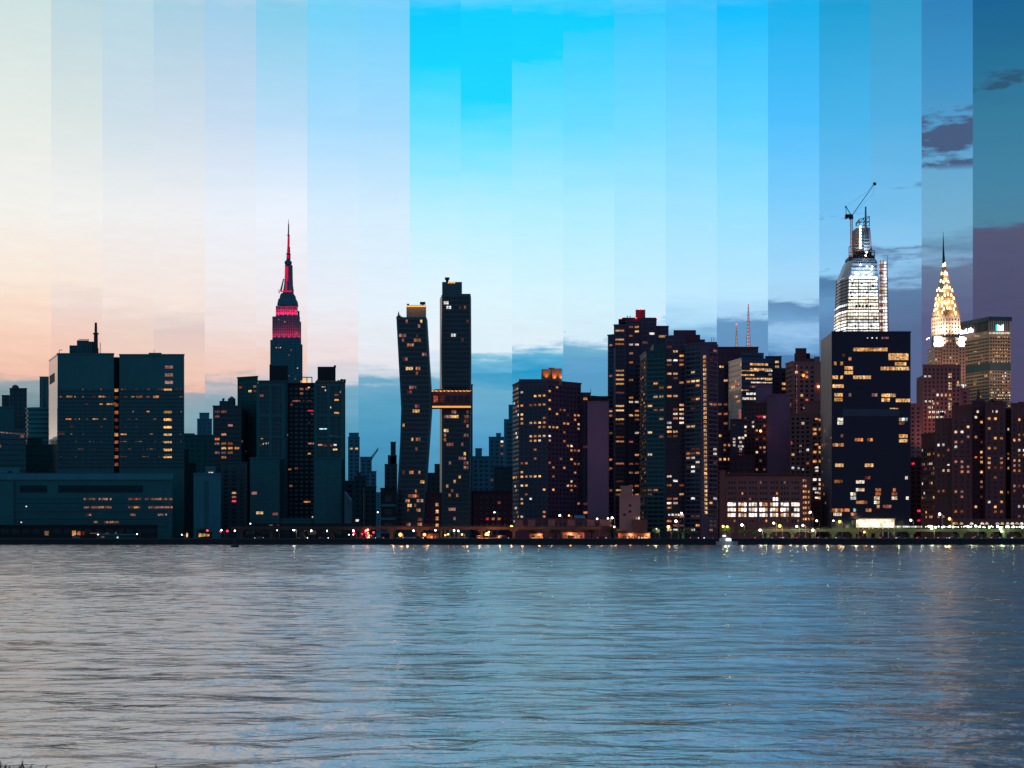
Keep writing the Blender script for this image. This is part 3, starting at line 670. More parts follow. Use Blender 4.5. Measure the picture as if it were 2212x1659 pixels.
def bentwin(q, y0, y1, dyf, nb, p, pal, seed, x_in=0.06):
    rr = random.Random(seed); y = y0; i = 0; n = Vector((0, -1, 0)); uu = Vector((1, 0))
    while y < y1:
        a, c = q.atp(q.left, y), q.atp(q.right, y); w = (c - a); on = 0
        q.part().rbox((X((a + c) / 2, q.D), q.D, Z(y + dyf / 2, q.D)), uu, Vector((0, -1)), w / F * q.D - .3, .3, .14, 'slate_light' if i % 2 else 'copper')
        for j in range(nb):
            if on <= 0 and rr.random() < p(y): on = rr.choice([1, 1, 2, 3]); pl = rr.choice(pal)
            xx = a + w * (x_in + (1 - 2 * x_in) * (j + .5) / nb)
            r = (Vector((X(xx, q.D), q.D, Z(y, q.D))), uu, Vector((0, -1)), w / F * q.D * (1 - 2 * x_in) / nb * .84, dyf / F * q.D * .62)
            if on > 0: q.lit.append((*r, pl)); on -= 1
            else: q.dark.append(r)
        y += dyf; i += 1
LD = 1160
q = bent('residential_tower', 'shorter bent copper tower leaning left then right, gold light along its roof edge', LD, [(856, 685), (860, 760), (866.5, 883), (864, 960), (854, 1137), (853.5, 1160)], [(921, 685), (926, 770), (932, 862), (931, 890), (922, 1020), (915, 1137), (914.5, 1160)], 'copper')
bentwin(q, 694, 1134, 10.2, 11, lambda y: .15 if y < 800 else (.07 if y < 1010 else .13), ('warm', 'warm', 'dim', 'gold', 'pink'), 12)
q.box(878, 920.5, 659, 686, LD + 2, 'bronze', 12, 'penthouse')
q.box(878, 920, 660.2, 662.4, LD + 1.6, 'led_gold', .4, 'roof_light_strip')
q.box(907, 919, 652, 656, LD + 6, 'steel_dark', 5, 'roof_plant'); q.box(911, 915, 656, 660, LD + 7, 'steel_dark', 2, 'roof_plant'); q.box(879, 884, 656, 659.5, LD + 6, 'steel_dark', 3, 'roof_plant')
for k in range(6):                                               # floodlights washing the penthouse wall
    b = bpy.data.lights.new('flood_or_fill_light', 'SPOT'); b.energy = 75; b.color = (1, .36, .05); b.spot_size = 2.6; b.spot_blend = 1
    o = bpy.data.objects.new('flood_or_fill_light', b); COL.objects.link(o); o.parent = q.root
    o.location = Vector((X(881 + k * 7.4, LD), LD - .6, Z(659.2, LD))) - Vector(q.root.location); o.rotation_euler = (math.radians(-8 + 28), 0, 0)
rr = random.Random(2)
for k in range(9): q.part('roof_shrubs').tube((X(857 + k * 1.4, LD), LD + 3, Z(686, LD)), (X(857 + k * 1.4, LD), LD + 3, Z(rr.uniform(670, 681) if k < 6 else 682, LD)), .7, 'leaf', .05, 5)
q.done()
TD = 1170
q = bent('residential_tower', 'taller of the twin copper towers, straight with a notched top', TD, [(955, 636), (953, 760), (955, 883), (954, 1137), (954, 1160)], [(1016.5, 636), (1017, 770), (1016.5, 860), (1015, 1137), (1015, 1160)], 'copper')
bentwin(q, 644, 838, 10, 10, lambda y: .035, ('dim', 'dim', 'warm', 'white'), 21); bentwin(q, 890, 1134, 10, 10, lambda y: .13 if y < 1000 else .11, ('warm', 'dim', 'gold', 'pink'), 23)
q.box(955, 998, 609, 638, TD + .4, 'copper', 14, 'penthouse'); q.box(963, 969, 602, 610, TD + 6, 'steel_dark', 3, 'roof_plant'); q.box(961, 971, 599, 602.5, TD + 5, 'steel_dark', 5, 'roof_plant')
for k in range(5): q.lamp(969 + k * 3.2, 610.6, TD, .42, 'led_gold', 'roof_lamp')
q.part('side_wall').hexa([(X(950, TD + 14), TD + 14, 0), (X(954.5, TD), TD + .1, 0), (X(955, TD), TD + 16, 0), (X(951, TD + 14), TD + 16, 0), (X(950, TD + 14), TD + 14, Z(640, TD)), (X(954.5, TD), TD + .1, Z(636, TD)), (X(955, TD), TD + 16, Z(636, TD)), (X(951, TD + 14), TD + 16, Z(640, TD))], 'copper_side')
q.box(998, 1016.5, 634.6, 637, TD - .1, 'steel_dark', 14, 'roof_rail')
q.done()
q = Bld('sky_bridge', 'sky bridge joining the twin towers, gold lights along its top and bottom edges', 975, 1164, cat='sky bridge')
f = q.mass([(932.5, 1162), (1017.5, 1162)], 845, 'plum_dark', 12, base=Z(881, 1162))[0]
q.win(f, 5, 4, .7, .6, .25, ('dim', 'dim', 'warm'), 2, z0=Z(874, 1162), z1=Z(850, 1162), band='steel_dark')
for k in range(30): q.lamp(934 + k * 2.85, 844.6 + .7 * math.sin(k * 2.1), 1161.4, .40, 'gold' if k % 3 else 'led_gold', 'edge_lamp')
for k in range(42): q.part('soffit_lights').box(X(934 + k * 1.99, 1161), X(935.1 + k * 1.99, 1161), 1161.2, 1161.6, Z(880.6, 1161), Z(876.8, 1161), 'led_gold')
q.box(960, 1010, 836, 846, 1170, 'roof_dark', 5, 'roof_block')
for k in range(12):
    q.part('roof_shrubs').ball((X(940 + k * 3, 1165), 1165, Z(843, 1165)), .8, 'leaf', 5, 4)
b = bpy.data.lights.new('flood_or_fill_light', 'AREA'); b.shape = 'RECTANGLE'; b.size = 25; b.size_y = .5; b.energy = 70; b.color = (1, .40, .10)
o = bpy.data.objects.new('flood_or_fill_light', b); COL.objects.link(o); o.parent = q.root; o.location = Vector((X(975, 1159), 1159.5, Z(842, 1160))) - Vector(q.root.location); o.rotation_euler = (math.radians(25), 0, 0)
q.done()
block('apartment_tower', 'slim lighter slab sticking out right of the taller copper tower', 1012, 1021, 832, 1240, 'slate_light', .01)
block('apartment_building', 'dark block between the twin towers with a red roof light', 917, 956, 1023, 1350, 'slate', .04, ('dim', 'warm'), steps=((939, 950, 1004),))
q = Bld('apartment_building', 'dark lower block between the twin towers with a lit orange stair column', 940, 1150); f = q.mass([(912, 1172), (956, 1172)], 1066, 'plum_dark', 20)[0]
for y in (1090, 1105, 1120, 1135): q.litpx(f, 944, y, 6, 7, 'gold')
q.win(f, 3, 4, .5, .4, .03, ('dim',)); q.done()

# between the twin towers and the round-topped apartments
block('apartment_tower', 'blue-grey far tower with a flat box on top, right of the taller copper tower', 1056, 1091, 945, 1600, 'haze_tint', .04, ('white', 'dim'), steps=((1072, 1082, 937),))
block('apartment_tower', 'blue-grey stepped tower right behind the left edge of the crowned apartments', 1089, 1112, 907, 1500, 'haze_tint', .03, ('pink', 'dim'), steps=((1099, 1112, 876),))
block('apartment_building', 'wide dusky blue apartment block right of the taller copper tower', 1020, 1070, 987, 1420, 'haze_tint', .05, ('dim', 'warm', 'white'), steps=((1027, 1041, 970),))
block('apartment_building', 'dark block with scattered lights below the blue-grey far towers', 1066, 1110, 1010, 1360, 'slate', .05, ('dim', 'warm'))
block('apartment_building', 'low plum block at the foot of the taller copper tower with dim red windows', 1019, 1112, 1062, 1240, 'plum_dark', .07, ('dim', 'warm', 'red'))

# ---------------------------------------------------------------- floodlit crown apartments
q = Bld('apartment_tower', 'brown balcony apartment tower with a floodlit orange box on its roof', 1180, 1100); q.glass = 'glass'
ff = q.mass([(1107.5, 1135), (1121, 1112), (1182, 1100), (1255, 1122)], 823, 'navy', 30)
pal = ('warm', 'warm', 'gold', 'warm', 'dim', 'white')
q.win(ff[0], 2.75, 3.4, .6, .5, .17, pal, 1, band='balcony', bd=.5, bh=.3)
q.win(ff[1], 2.75, 3.1, .50, .42, .085, pal, 2, band='navy', bd=.35, bh=.5, lit=[(1156, 856, 4, 'gold'), (1146, 875, 7, 'warm'), (1148, 913, 6, 'gold'), (1150, 941, 6, 'gold'), (1146, 1026, 3, 'gold'), (1129, 874, 1, 'gold'), (1129, 893, 1, 'gold'), (1129, 903, 1, 'gold'), (1129, 912, 1, 'gold'), (1129, 1017, 1, 'gold'), (1129, 1025, 1, 'gold'), (1129, 1073, 1, 'white')])
q.win(ff[2], 2.75, 3.1, .50, .42, .10, pal, 1, band='navy', bd=.35, bh=.5, lit=[(1187, 849, 1, 'gold'), (1187, 869, 1, 'warm'), (1187, 925, 3, 'gold'), (1188, 944, 1, 'white'), (1188, 953, 1, 'gold'), (1220, 910, 1, 'gold'), (1240, 893, 1, 'gold'), (1240, 902, 1, 'warm'), (1249, 930, 1, 'gold')])
f = q.mass([(1255, 1126), (1276, 1126)], 850, 'navy', 24)[0]; q.win(f, 2.75, 3.1, .6, .5, .10, ('dim', 'warm'), 1)
q.box(1121, 1170, 819, 830, 1116, 'navy', 12, 'roof_block')
RB = Bld.part(q, 'roof_tower'); RB.box(X(1170, 1108), X(1191.6, 1108), 1108, 1120, Z(832, 1108), Z(797, 1108), 'orange_paint'); RB.box(X(1192.2, 1108), X(1213.5, 1108), 1107.4, 1120, Z(832, 1108), Z(796, 1108), 'orange_paint'); RB.box(X(1186, 1108), X(1198, 1108), 1109, 1116, Z(797, 1108), Z(794, 1108), 'orange_paint')
for x in (1180.5, 1198, 1212):
    b = bpy.data.lights.new('flood_or_fill_light', 'SPOT'); b.energy = 3000; b.color = (1, .42, .10); b.spot_size = 1.25; b.spot_blend = 1; b.shadow_soft_size = .2
    o = bpy.data.objects.new('flood_or_fill_light', b); COL.objects.link(o); o.parent = q.root
    o.location = Vector((X(x, 1106), 1106.4, Z(821.8, 1106))) - Vector(q.root.location); o.rotation_euler = (math.radians(180 - 8), 0, 0)
q.part('mast').tube(P(1276, 850, 1128), P(1276, 840, 1128), .15, 'steel_dark')
q.done()
q = Bld('windowless_slab', 'blank purple-grey slab wall with a dark cap between two apartment towers', 1292, 1116)
q.mass([(1269, 1116), (1315, 1116)], 868, 'plum', 26); q.mass([(1268.5, 1115.2), (1315.5, 1115.2)], 858, 'roof_dark', 28, base=Z(868, 1116) + .6, part='roof_cap')
q.part('roof_rail').tube(P(1277, 855, 1118), P(1292, 856, 1118), .2, 'steel_dark'); q.done()
q = Bld('parking_garage', 'low pale two-tone garage strip in front of the crowned apartment tower', 1210, 1060); f = q.mass([(1113, 1060), (1318, 1060)], 1122, 'plum_dark', 30)[0]
for a, c in ((1113, 1130), (1140, 1156), (1184, 1199), (1226, 1242), (1268, 1285), (1296, 1318)): q.box(a, c, 1122.5, 1136.5, 1059.4, 'tan_brick', .7, 'wall_panel')
q.win(f, 4.5, 5, .8, .35, .0, z0=8, z1=15)
for x in (1152, 1156, 1160, 1166, 1223): q.litpx(f, x, 1121, 4, 1.6, 'white' if x < 1200 else 'warm')
q.done()
q = Bld('billboard', 'blank pale blue billboard on the garage roof left of the blank slab', 1252, 1062, cat='billboard'); q.part('panel').box(X(1241, 1062), X(1263.5, 1062), 1062, 1062.4, Z(1121, 1062), Z(1113, 1062), 'blue_paint_or_haze')
for x in (1246, 1259): q.part('post').tube(P(x, 1124, 1063), P(x, 1117, 1063), .2, 'steel_dark')
q.done()

# ---------------------------------------------------------------- tall apartment towers with the lit stair
q = Bld('apartment_tower', 'tallest stepped apartment tower with a red roof box and stacked lit balconies', 1350, 1165); pal = ('warm', 'warm', 'gold', 'warm', 'dim', 'white')
e0 = q.mass([(1313, 1166), (1326, 1163)], 724, 'navy', 30)[0]; q.win(e0, 2.9, 2.6, .6, .4, .12, ('dim', 'pink', 'warm'), 1, band='balcony', bd=.9, bh=.3)
e1 = q.mass([(1326, 1158), (1352, 1158)], 703, 'navy', 36)[0]
q.win(e1, 2.9, 3.6, .8, .36, .34, ('warm', 'warm', 'gold', 'gold', 'dim'), 3, band='navy', bd=.5, bh=.6, s0=.4)
q.part().rbox(e1.pt(.6, e1.z1 / 2 - 6), e1.u, e1.n, 1.3, e1.z1 - 18, .8, 'balcony')
e2 = q.mass([(1352, 1164), (1384, 1164)], 695, 'navy', 30)[0]; q.win(e2, 2.9, 3.4, .65, .4, .28, pal, 2, s0=1.5, band='navy')
e3 = q.mass([(1384, 1162), (1418, 1162)], 690, 'navy', 30)[0]; q.win(e3, 2.9, 3.4, .7, .46, .14, pal, 2, band='navy')
e4 = q.mass([(1418, 1168), (1444, 1168)], 706, 'navy', 26)[0]; q.win(e4, 2.9, 3.4, .7, .5, .4, pal, 2, z0=Z(760, 1168))
q.box(1336, 1343.5, 689, 704, 1170, 'roof_dark', 20, 'roof_block'); q.box(1343, 1418.5, 686, 697, 1172, 'roof_dark', 18, 'roof_block')
q.box(1373, 1394, 669, 688, 1175, 'red_paint', 9, 'roof_tower'); q.lamp(1383.5, 668, 1174, .4); q.lamp(1374, 687, 1171.5, .5); q.lamp(1344, 686, 1171.5, .3); q.lamp(1418, 687, 1171.5, .3)
b = bpy.data.lights.new('warning_light_glow', 'POINT'); b.energy = 900; b.color = (1, .05, .1); o = bpy.data.objects.new('warning_glow', b); COL.objects.link(o); o.parent = q.root; o.location = P(1375, 684, 1168) - Vector(q.root.location)
for x in (1355, 1361): q.part('vent').tube(P(x, 687, 1175), P(x, 682, 1175), .3, 'steel_dark')
q.done()
q = Bld('apartment_tower', 'wide balcony apartment tower with a bright lit stair column down its right wing', 1465, 1088)
g0 = q.mass([(1383, 1128), (1396, 1096), (1437, 1090)], 758, 'slate', 30); pal = ('warm', 'warm', 'gold', 'dim', 'white')
q.part().box(X(1410, 1108), X(1437, 1096), 1102, 1130, g0[0].z1, Z(740, 1096), 'slate')
q.win(g0[0], 2.75, 3, .7, .4, .1, ('dim', 'pink', 'warm'), 1, band='balcony', bd=.8, bh=.3); q.win(g0[1], 2.75, 3.2, .7, .42, .13, pal, 2, band='slate_light', bd=.5, bh=.55)
g1 = q.mass([(1437, 1106), (1481, 1106)], 728, 'navy', 30)[0]; q.win(g1, 2.75, 3.4, .7, .42, .23, pal + ('white',), 2, band=None)
g2 = q.mass([(1480.5, 1094), (1514, 1084)], 0, 'navy', 30, z=Z(744, 1090))[0]; q.win(g2, 2.75, 3.2, .74, .42, .19, pal + ('white',), 3, band='balcony', bd=.6, bh=.4)
g3 = q.mass([(1514, 1084), (1530, 1084)], 0, 'navy', 30, z=Z(744, 1090) - .3)[0]
g4 = q.mass([(1530, 1084), (1550, 1092)], 0, 'navy', 30, z=Z(744, 1090) - .6)[0]; q.win(g4, 2.75, 3.2, .75, .46, .14, ('dim', 'warm', 'white'), 2, band='balcony', bd=.6, bh=.4)
for k in range(37): q.litpx(g3, 1521.8 + k * .09, 771 + k * 9.33, 6.0, 5.6, 'gold')
for k in range(37): t_a, z_a = g3.at(1522, 771 + k * 9.33); q.part('stair_frame').rbox(g3.pt(t_a + .3, z_a - .25), g3.u, g3.n, .55, .95, .3, 'bronze')
for k in range(38): t_a, z_a = g3.at(1522, 766.4 + k * 9.33); q.part().rbox(g3.pt(g3.len / 2, z_a), g3.u, g3.n, g3.len - .2, .5, .3, 'balcony')
q.box(1455, 1503.5, 713, 746, 1112, 'plum_dark', 18, 'roof_block'); q.box(1445, 1455.5, 724, 746, 1116, 'plum_dark', 12, 'roof_block'); q.box(1503, 1512.5, 723, 746, 1113, 'plum_dark', 14, 'roof_block'); q.box(1512, 1523, 733, 746, 1114, 'navy', 14, 'roof_block'); q.box(1523, 1549, 738.5, 748, 1100, 'navy', 14, 'roof_block')
for x in (1537, 1542): q.part('mast').tube(P(x, 739, 1104), P(x, 729, 1104), .15, 'steel_dark')
for k in range(5): q.litpx(g1, 1446 + k * 7, 1112, 5, 4, 'white')
q.done()
q = Bld('utility_building', 'windowless pink-lit stone block at the foot of the tallest stepped tower', 1358, 1062); f = q.mass([(1338, 1062), (1383, 1062)], 1072, 'rose', 22)[0]
q.mass([(1341, 1066), (1366, 1066)], 1052, 'rose', 12, base=f.z1 - 1, part='upper_block')
for x, y in ((1361, 1092), (1361, 1105), (1349, 1112)): q.part().rbox(f.pt(*f.at(x, y)), f.u, f.n, 1.6, 1.3, .1, 'roof_dark')
q.mass([(1366, 1058), (1398, 1058)], 1125, 'brick', 10, part='shed'); q.litpx(f, 1375, 1119, 3, 5, 'warm'); q.litpx(f, 1380, 1119, 3, 5, 'white'); q.done()

# ---------------------------------------------------------------- the dense cluster to the right
def antenna(name, label, px, y0, y1, D, r, m):
    t = thing(name, label, 'antenna mast', (X(px, D), D, Z(y1, D)))
    b = MB(); z0, z1 = Z(y1, D), Z(y0, D); x = X(px, D)
    for a in range(4):
        ux, uy = math.cos(a * math.pi / 2), math.sin(a * math.pi / 2); b.tube((x + ux * r, D + uy * r, z0), (x + ux * r * .12, D + uy * r * .12, z1), .35, 'white_paint', .2, 4)
    n = 14
    for k in range(n):
        s = r * (1 - .88 * k / n); s2 = r * (1 - .88 * (k + 1) / n); za, zb = z0 + (z1 - z0) * k / n, z0 + (z1 - z0) * (k + 1) / n
        for a in range(4):
            c0, c1 = a * math.pi / 2, (a + 1) * math.pi / 2
            b.tube((x + math.cos(c0) * s, D + math.sin(c0) * s, za), (x + math.cos(c1) * s2, D + math.sin(c1) * s2, zb), .22, 'rust', n=4)
    b.build('lattice', t); b = MB()
    for k in range(n): s = r * (1 - .88 * (k + .5) / n); b.box(x - max(.5, s * .55), x + max(.5, s * .55), D - .4, D + .4, z0 + (z1 - z0) * (k + .12) / n, z0 + (z1 - z0) * (k + .62) / n, m if k % 2 else 'antenna_pink')
    b.build('light_panel', t); b = MB(); b.ball((x, D, z1), .8, 'lamp_red', 6, 4); b.build('beacon', t)
antenna('antenna_mast', 'tall lit red and white lattice antenna above the cluster roofs', 1616.6, 656, 760, 2750, 3.6, 'antenna_pink')
antenna('antenna_mast', 'shorter golden lit antenna left of the tall red and white one', 1591, 700, 760, 2650, 2.2, 'led_gold')
q = Bld('office_tower', 'dark flat-topped tower under the two lit antennas', 1594, 1330); f = q.mass([(1547, 1330), (1638, 1330)], 751, 'plum_dark', 30)[0]
q.win(f, 3.6, 4, .6, .42, .22, ('gold', 'warm', 'dim'), 2, z0=30, z1=Z(786, 1330)); q.win(f, 3.6, 3, .6, .42, .0, z0=Z(775, 1330), z1=Z(757, 1330)); q.lamp(1637.5, 766, 1329, .5)
for x in (1556, 1561, 1582, 1586, 1590, 1595): q.litpx(f, x, 792, 4, 4, 'gold')
q.done()
q = Bld('office_tower', 'blue glass office tower with bright lit upper floors below the antennas', 1625, 1290); q.glass = 'glass'
ga = q.mass([(1574, 1318), (1602, 1290)], 0, 'steel_blue', 34, z=Z(775, 1290))[0]; gb = q.mass([(1602, 1290), (1669, 1296)], 775, 'steel_blue', 34)[0]
q.win(ga, 3.6, 2.6, .8, .42, .10, ('warm', 'gold', 'pink'), 4, z0=Z(905, 1290), band='steel_blue'); q.win(gb, 3.6, 2.6, .84, .42, .13, ('gold', 'warm', 'white'), 7, z0=Z(930, 1290), band='slate_light', bh=.5)
for y, x0_, x1_, pl in ((801, 1603, 1640, 'gold'), (801, 1654, 1667, 'white'), (810, 1602, 1630, 'gold'), (818, 1612, 1667, 'gold'), (826, 1624, 1667, 'white'), (835, 1622, 1632, 'warm'), (843, 1603, 1618, 'gold')):
    x = x0_
    while x < x1_: q.litpx(gb, x, y, 3.6, 3.2, pl); x += 4.2
for y, x0_, x1_ in ((830, 1578, 1600), (836, 1577, 1596), (855, 1583, 1598)):
    x = x0_
    while x < x1_: q.litpx(ga, x, y, 3, 2.6, 'warm'); x += 4.4
q.box(1602, 1650, 762, 777, 1300, 'steel_blue', 22, 'roof_block'); q.box(1598, 1645, 766.5, 778, 1296, 'slate', 24, 'roof_block'); q.done()
block('office_building', 'dark low office block with a slanted lit roof edge right of the blue glass tower', 1653, 1688, 771, 1345, 'slate', .05, ('gold',), lit=[(1658 + 4 * k, 793, 1, 'gold') for k in range(6)])
block('apartment_tower', 'dark plain tower between the blue glass tower and the brick stepped tower', 1670, 1716, 797, 1310, 'navy', .03, ('warm', 'dim'), lit=[(1702, 879, 1, 'white'), (1708, 879, 1, 'white'), (1702, 885, 1, 'white'), (1708, 885, 1, 'white'), (1700, 829, 2, 'gold')])
q = Bld('hotel_tower', 'pink-brown stepped brick tower left of the black slab with a lit window stripe', 1743, 1270)
h0 = q.mass([(1697, 1290), (1713, 1270)], 787, 'tan_brick', 20, z=Z(787, 1290))[0]; h1 = q.mass([(1713, 1270), (1773, 1270)], 783, 'tan_brick', 30)[0]
q.win(h1, 3.3, 3.6, .5, .5, .08, ('warm', 'gold', 'dim'), 1); q.win(h0, 3.3, 3.6, .5, .5, .04, ('dim',))
for k in range(24): q.litpx(h1, 1721, 790 + k * 5, 1.8, 2.6, 'pink')
for x in (1737, 1741, 1745, 1749, 1753, 1759, 1765, 1770): q.litpx(h1, x, 881, 3, 3.2, 'warm')
q.lamp(1735.5, 811, 1269, 1.1, 'led_gold', 'roof_lamp'); q.lamp(1768, 835, 1269, .75, 'lamp_orange', 'roof_lamp')
for a, c, y in ((1718, 1742, 752), (1716, 1750, 763), (1742, 1750, 763), (1716, 1766, 774)): q.box(a, c, y, 786, 1276 + (y - 752) * -.2, 'brick_dark', 16, 'roof_block')
q.part('wall').rbox(h1.pt(*h1.at(1765, 860)), h1.u, h1.n, 4, 60, .4, 'tan_brick'); q.done()
q = Bld('apartment_tower', 'tall blank plum slab with lit windows on its stepped left side', 1665, 1240)
k0 = q.mass([(1605, 1256), (1657, 1240)], 871, 'brick_dark', 26)[0]; k1 = q.mass([(1657, 1238), (1706, 1238)], 853, 'plum', 30)[0]
q.win(k0, 3.0, 3.0, .5, .45, .25, ('pink', 'warm', 'white', 'dim'), 1, band=None); q.mass([(1632, 1252), (1668, 1252)], 833, 'plum', 18, base=60, part='roof_block')
for k in range(7): q.litpx(k0, 1636 + k * 3, 899 + (k % 2) * 2, 2.6, 3, 'red')
q.lamp(1643, 931, 1236, .8, 'lamp_orange', 'roof_lamp'); q.done()
q = Bld('billboard', 'small lit signs on the side of the blue glass tower', 1603, 1262, cat='sign'); q.part('panel').box(X(1596, 1262), X(1601, 1262), 1262, 1263, Z(908, 1262), Z(884, 1262), 'pink'); q.part('panel').box(X(1602, 1262), X(1606, 1262), 1262, 1263, Z(915, 1262), Z(911, 1262), 'cool'); q.part('post').tube(P(1600, 940, 1264), P(1600, 905, 1264), .5, 'steel_dark'); q.done()
q = Bld('apartment_building', 'dark block with a bright grid of yellow-white windows left of the blank plum slab', 1592, 1225); f = q.mass([(1577, 1225), (1608, 1225)], 907, 'navy', 20)[0]
for x, y in ((1586, 948), (1597, 946), (1608, 946), (1586, 955), (1600, 955), (1586, 962), (1597, 964), (1604, 964), (1600, 970)): q.litpx(f, min(x, 1605), y, 5, 4.4, 'white')
q.win(f, 3, 3, .5, .45, .1, ('dim', 'warm')); q.done()
block('apartment_building', 'plum brick mid-rise with warm bands beside the lit stair tower', 1549, 1582, 930, 1245, 'brick_dark', .16, ('warm', 'pink', 'gold'), 3.3, 3, run=3, band='plum')
block('apartment_building', 'dark plum block right behind the long tan building', 1575, 1630, 985, 1205, 'plum_dark', .08, ('warm', 'dim'))
q = Bld('apartment_tower', 'tan brick setback tower with white lit windows left of the black slab', 1735, 1200)
m0 = q.mass([(1706, 1206), (1752, 1200)], 893, 'tan_brick', 26)[0]; m1 = q.mass([(1752, 1196), (1780, 1196)], 896, 'tan_brick', 26)[0]; m2 = q.mass([(1737, 1212), (1775, 1212)], 868, 'tan_brick', 14, base=60, part='roof_block')
q.win(m0, 3.0, 3.2, .5, .5, .10, ('white', 'warm', 'gold'), 1, pier='tan_brick', pw=.7); q.win(m1, 3.0, 3.2, .6, .5, .2, ('gold', 'warm', 'white'), 2)
for y in (963, 975, 1011, 1040, 1048, 1055): q.litpx(m0, 1729 - (4 if y > 1000 else 0), y, 3.4, 4, 'white'); q.litpx(m0, 1735, y + 3, 3.4, 4, 'white') if y > 1000 else None
for y in (905, 960, 1010, 1017, 1064, 1075, 1100): q.litpx(m1, 1764, y, 7, 3.6, 'gold' if y < 1000 else 'white')
q.litpx(m0, 1709, 955, 5, 2, 'red'); q.litpx(m0, 1709, 959, 5, 1.6, 'cool'); q.done()
# long tan building with three bright rows
q = Bld('school_building', 'long tan brick building with three bright rows of white windows above the highway', 1652, 1140)
f = q.mass([(1554, 1140), (1752, 1140)], 1032, 'tan_brick', 30)[0]; q.mass([(1554, 1137), (1566, 1137)], 1018, 'tan_brick', 12, part='corner_block'); q.mass([(1566, 1150), (1732, 1150)], 1024, 'brick', 16, base=30, part='roof_block')
xs = []
for gx in range(7):
    for k in range(3): xs.append(1574.5 + gx * 22.9 + k * 6.1)
for i, y in enumerate((1042, 1054, 1066, 1078, 1089.5, 1101, 1112.5, 1125)):
    for x in xs:
        if i in (4, 5, 6) and x < 1727 and not (x > 1690 and i == 5 and x % 2 > 1.6): q.litpx(f, x, y, 4.7, 7.0, 'work' if random.Random(int(x * y)).random() < .8 else 'gold')
        elif random.Random(int(x * 3 + y * 7)).random() < (.10 if i < 4 else .3): q.litpx(f, x, y, 3.2, 4.6, random.Random(int(x + y)).choice(['dim', 'warm', 'gold']))
        else: q.dark.append((f.pt(*f.at(x, y)), f.u, f.n, 1.1, 1.7))
    for x in (1736, 1740.5, 1747):
        if 1 < i or x < 1742: q.litpx(f, x, y - 4, 3, 4.6, 'gold' if (i + int(x)) % 3 else 'warm')
for gx in range(8): t_a, _ = f.at(1569.5 + gx * 22.9, 1100); q.part().rbox(f.pt(t_a, 20), f.u, f.n, 1.1, 30, .4, 'tan_brick')
q.litpx(f, 1672, 1078, 4.6, 7, 'work'); q.litpx(f, 1678.5, 1078, 4.6, 7, 'work'); q.litpx(f, 1560, 1101, 4, 5, 'warm'); q.done()
block('apartment_building', 'dark brick block right of the long tan building with scattered bright windows', 1747, 1788, 1085, 1160, 'brick_dark', .25, ('gold', 'warm', 'white'), 3, 3)

# ---------------------------------------------------------------- black glass slab
q = Bld('office_tower', 'black glass slab tower with bright yellow lit window groups and a glowing lobby', 1870, 1120); q.glass = 'black_glass'
s0 = q.mass([(1772.5, 1168), (1796.5, 1120)], 0, 'slab_sky_reflection', 30, z=Z(718, 1120), cap=False)[0]; s1 = q.mass([(1796.8, 1120), (1967, 1120)], 718, 'black_glass', 40)[0]
q.win(s1, 2.87, 3.05, .93, .86, 0, z0=Z(1112, 1120), z1=Z(738, 1120), s0=.8, s1=s1.len - .8); q.win(s0, 2.87, 3.2, .8, .5, .05, ('warm', 'dim'), dark=False, z1=Z(880, 1120))
q.part().rbox(s1.pt(s1.len / 2, Z(891, 1120)), s1.u, s1.n, s1.len - 14, 4.5, .18, 'slab_sky_reflection')  # reflection band painted across the dark front
def span(y, x0_, x1_, pl='gold', h=7.2):
    x = x0_ + 3
    while x < x1_ - 1: q.litpx(s1, x, y, 5.6, h, pl); x += 6.2
for y, a, c in ((755, 1843, 1918), (767, 1919, 1962), (774, 1919, 1962), (785, 1801, 1810), (785, 1815, 1822), (786, 1933, 1958), (795, 1824, 1843), (805, 1824, 1843), (796, 1902, 1931), (796, 1933, 1962), (815, 1798, 1810), (815, 1815, 1822), (815, 1843, 1862), (815, 1863, 1882), (834, 1798, 1824), (853, 1802, 1824), (863, 1802, 1824), (854, 1904, 1935), (864, 1904, 1922), (865, 1935, 1964), (885, 1922, 1942), (942, 1942, 1964), (952, 1942, 1964), (1005, 1804, 1826), (1005, 1868, 1886)): span(y, a, c)
for y, a, c, pl in ((853, 1833, 1843, 'pink'), (853, 1883, 1894, 'pink'), (767, 1819, 1824, 'dim'), (775, 1833, 1840, 'warm'), (906, 1809, 1824, 'white'), (914, 1809, 1824, 'white'), (906, 1942, 1954, 'white'), (906, 1955, 1964, 'cool'), (914, 1942, 1954, 'dim'), (950, 1846, 1864, 'warm'), (950, 1873, 1884, 'warm'), (941, 1816, 1822, 'dim'), (961, 1798, 1826, 'warm'), (1032, 1955, 1970, 'white'), (1040, 1802, 1820, 'warm'), (1041, 1849, 1867, 'white'), (1058, 1849, 1867, 'white'), (1032, 1868, 1882, 'dim'), (1067, 1837, 1848, 'white'), (1076, 1837, 1848, 'white'), (1085, 1849, 1876, 'warm'), (1058, 1891, 1904, 'warm'), (1067, 1891, 1904, 'warm'), (1076, 1888, 1904, 'white'), (1085, 1888, 1904, 'white'), (1094, 1894, 1902, 'warm'), (1058, 1929, 1937, 'warm'), (1076, 1926, 1942, 'white'), (1067, 1926, 1942, 'dim'), (1076, 1957, 1970, 'white'), (1102, 1795, 1820, 'warm'), (1102, 1823, 1838, 'warm'), (1102, 1843, 1850, 'cool'), (1111, 1800, 1818, 'white'), (1102, 1870, 1884, 'warm'), (1111, 1838, 1850, 'warm'), (1094, 1907, 1925, 'dim')): span(y, max(a, 1797), min(c, 1964), pl, 6.6)
for x in (1874, 1884, 1894): q.litpx(s1, x, 730, 2.6, 2.6, 'white')
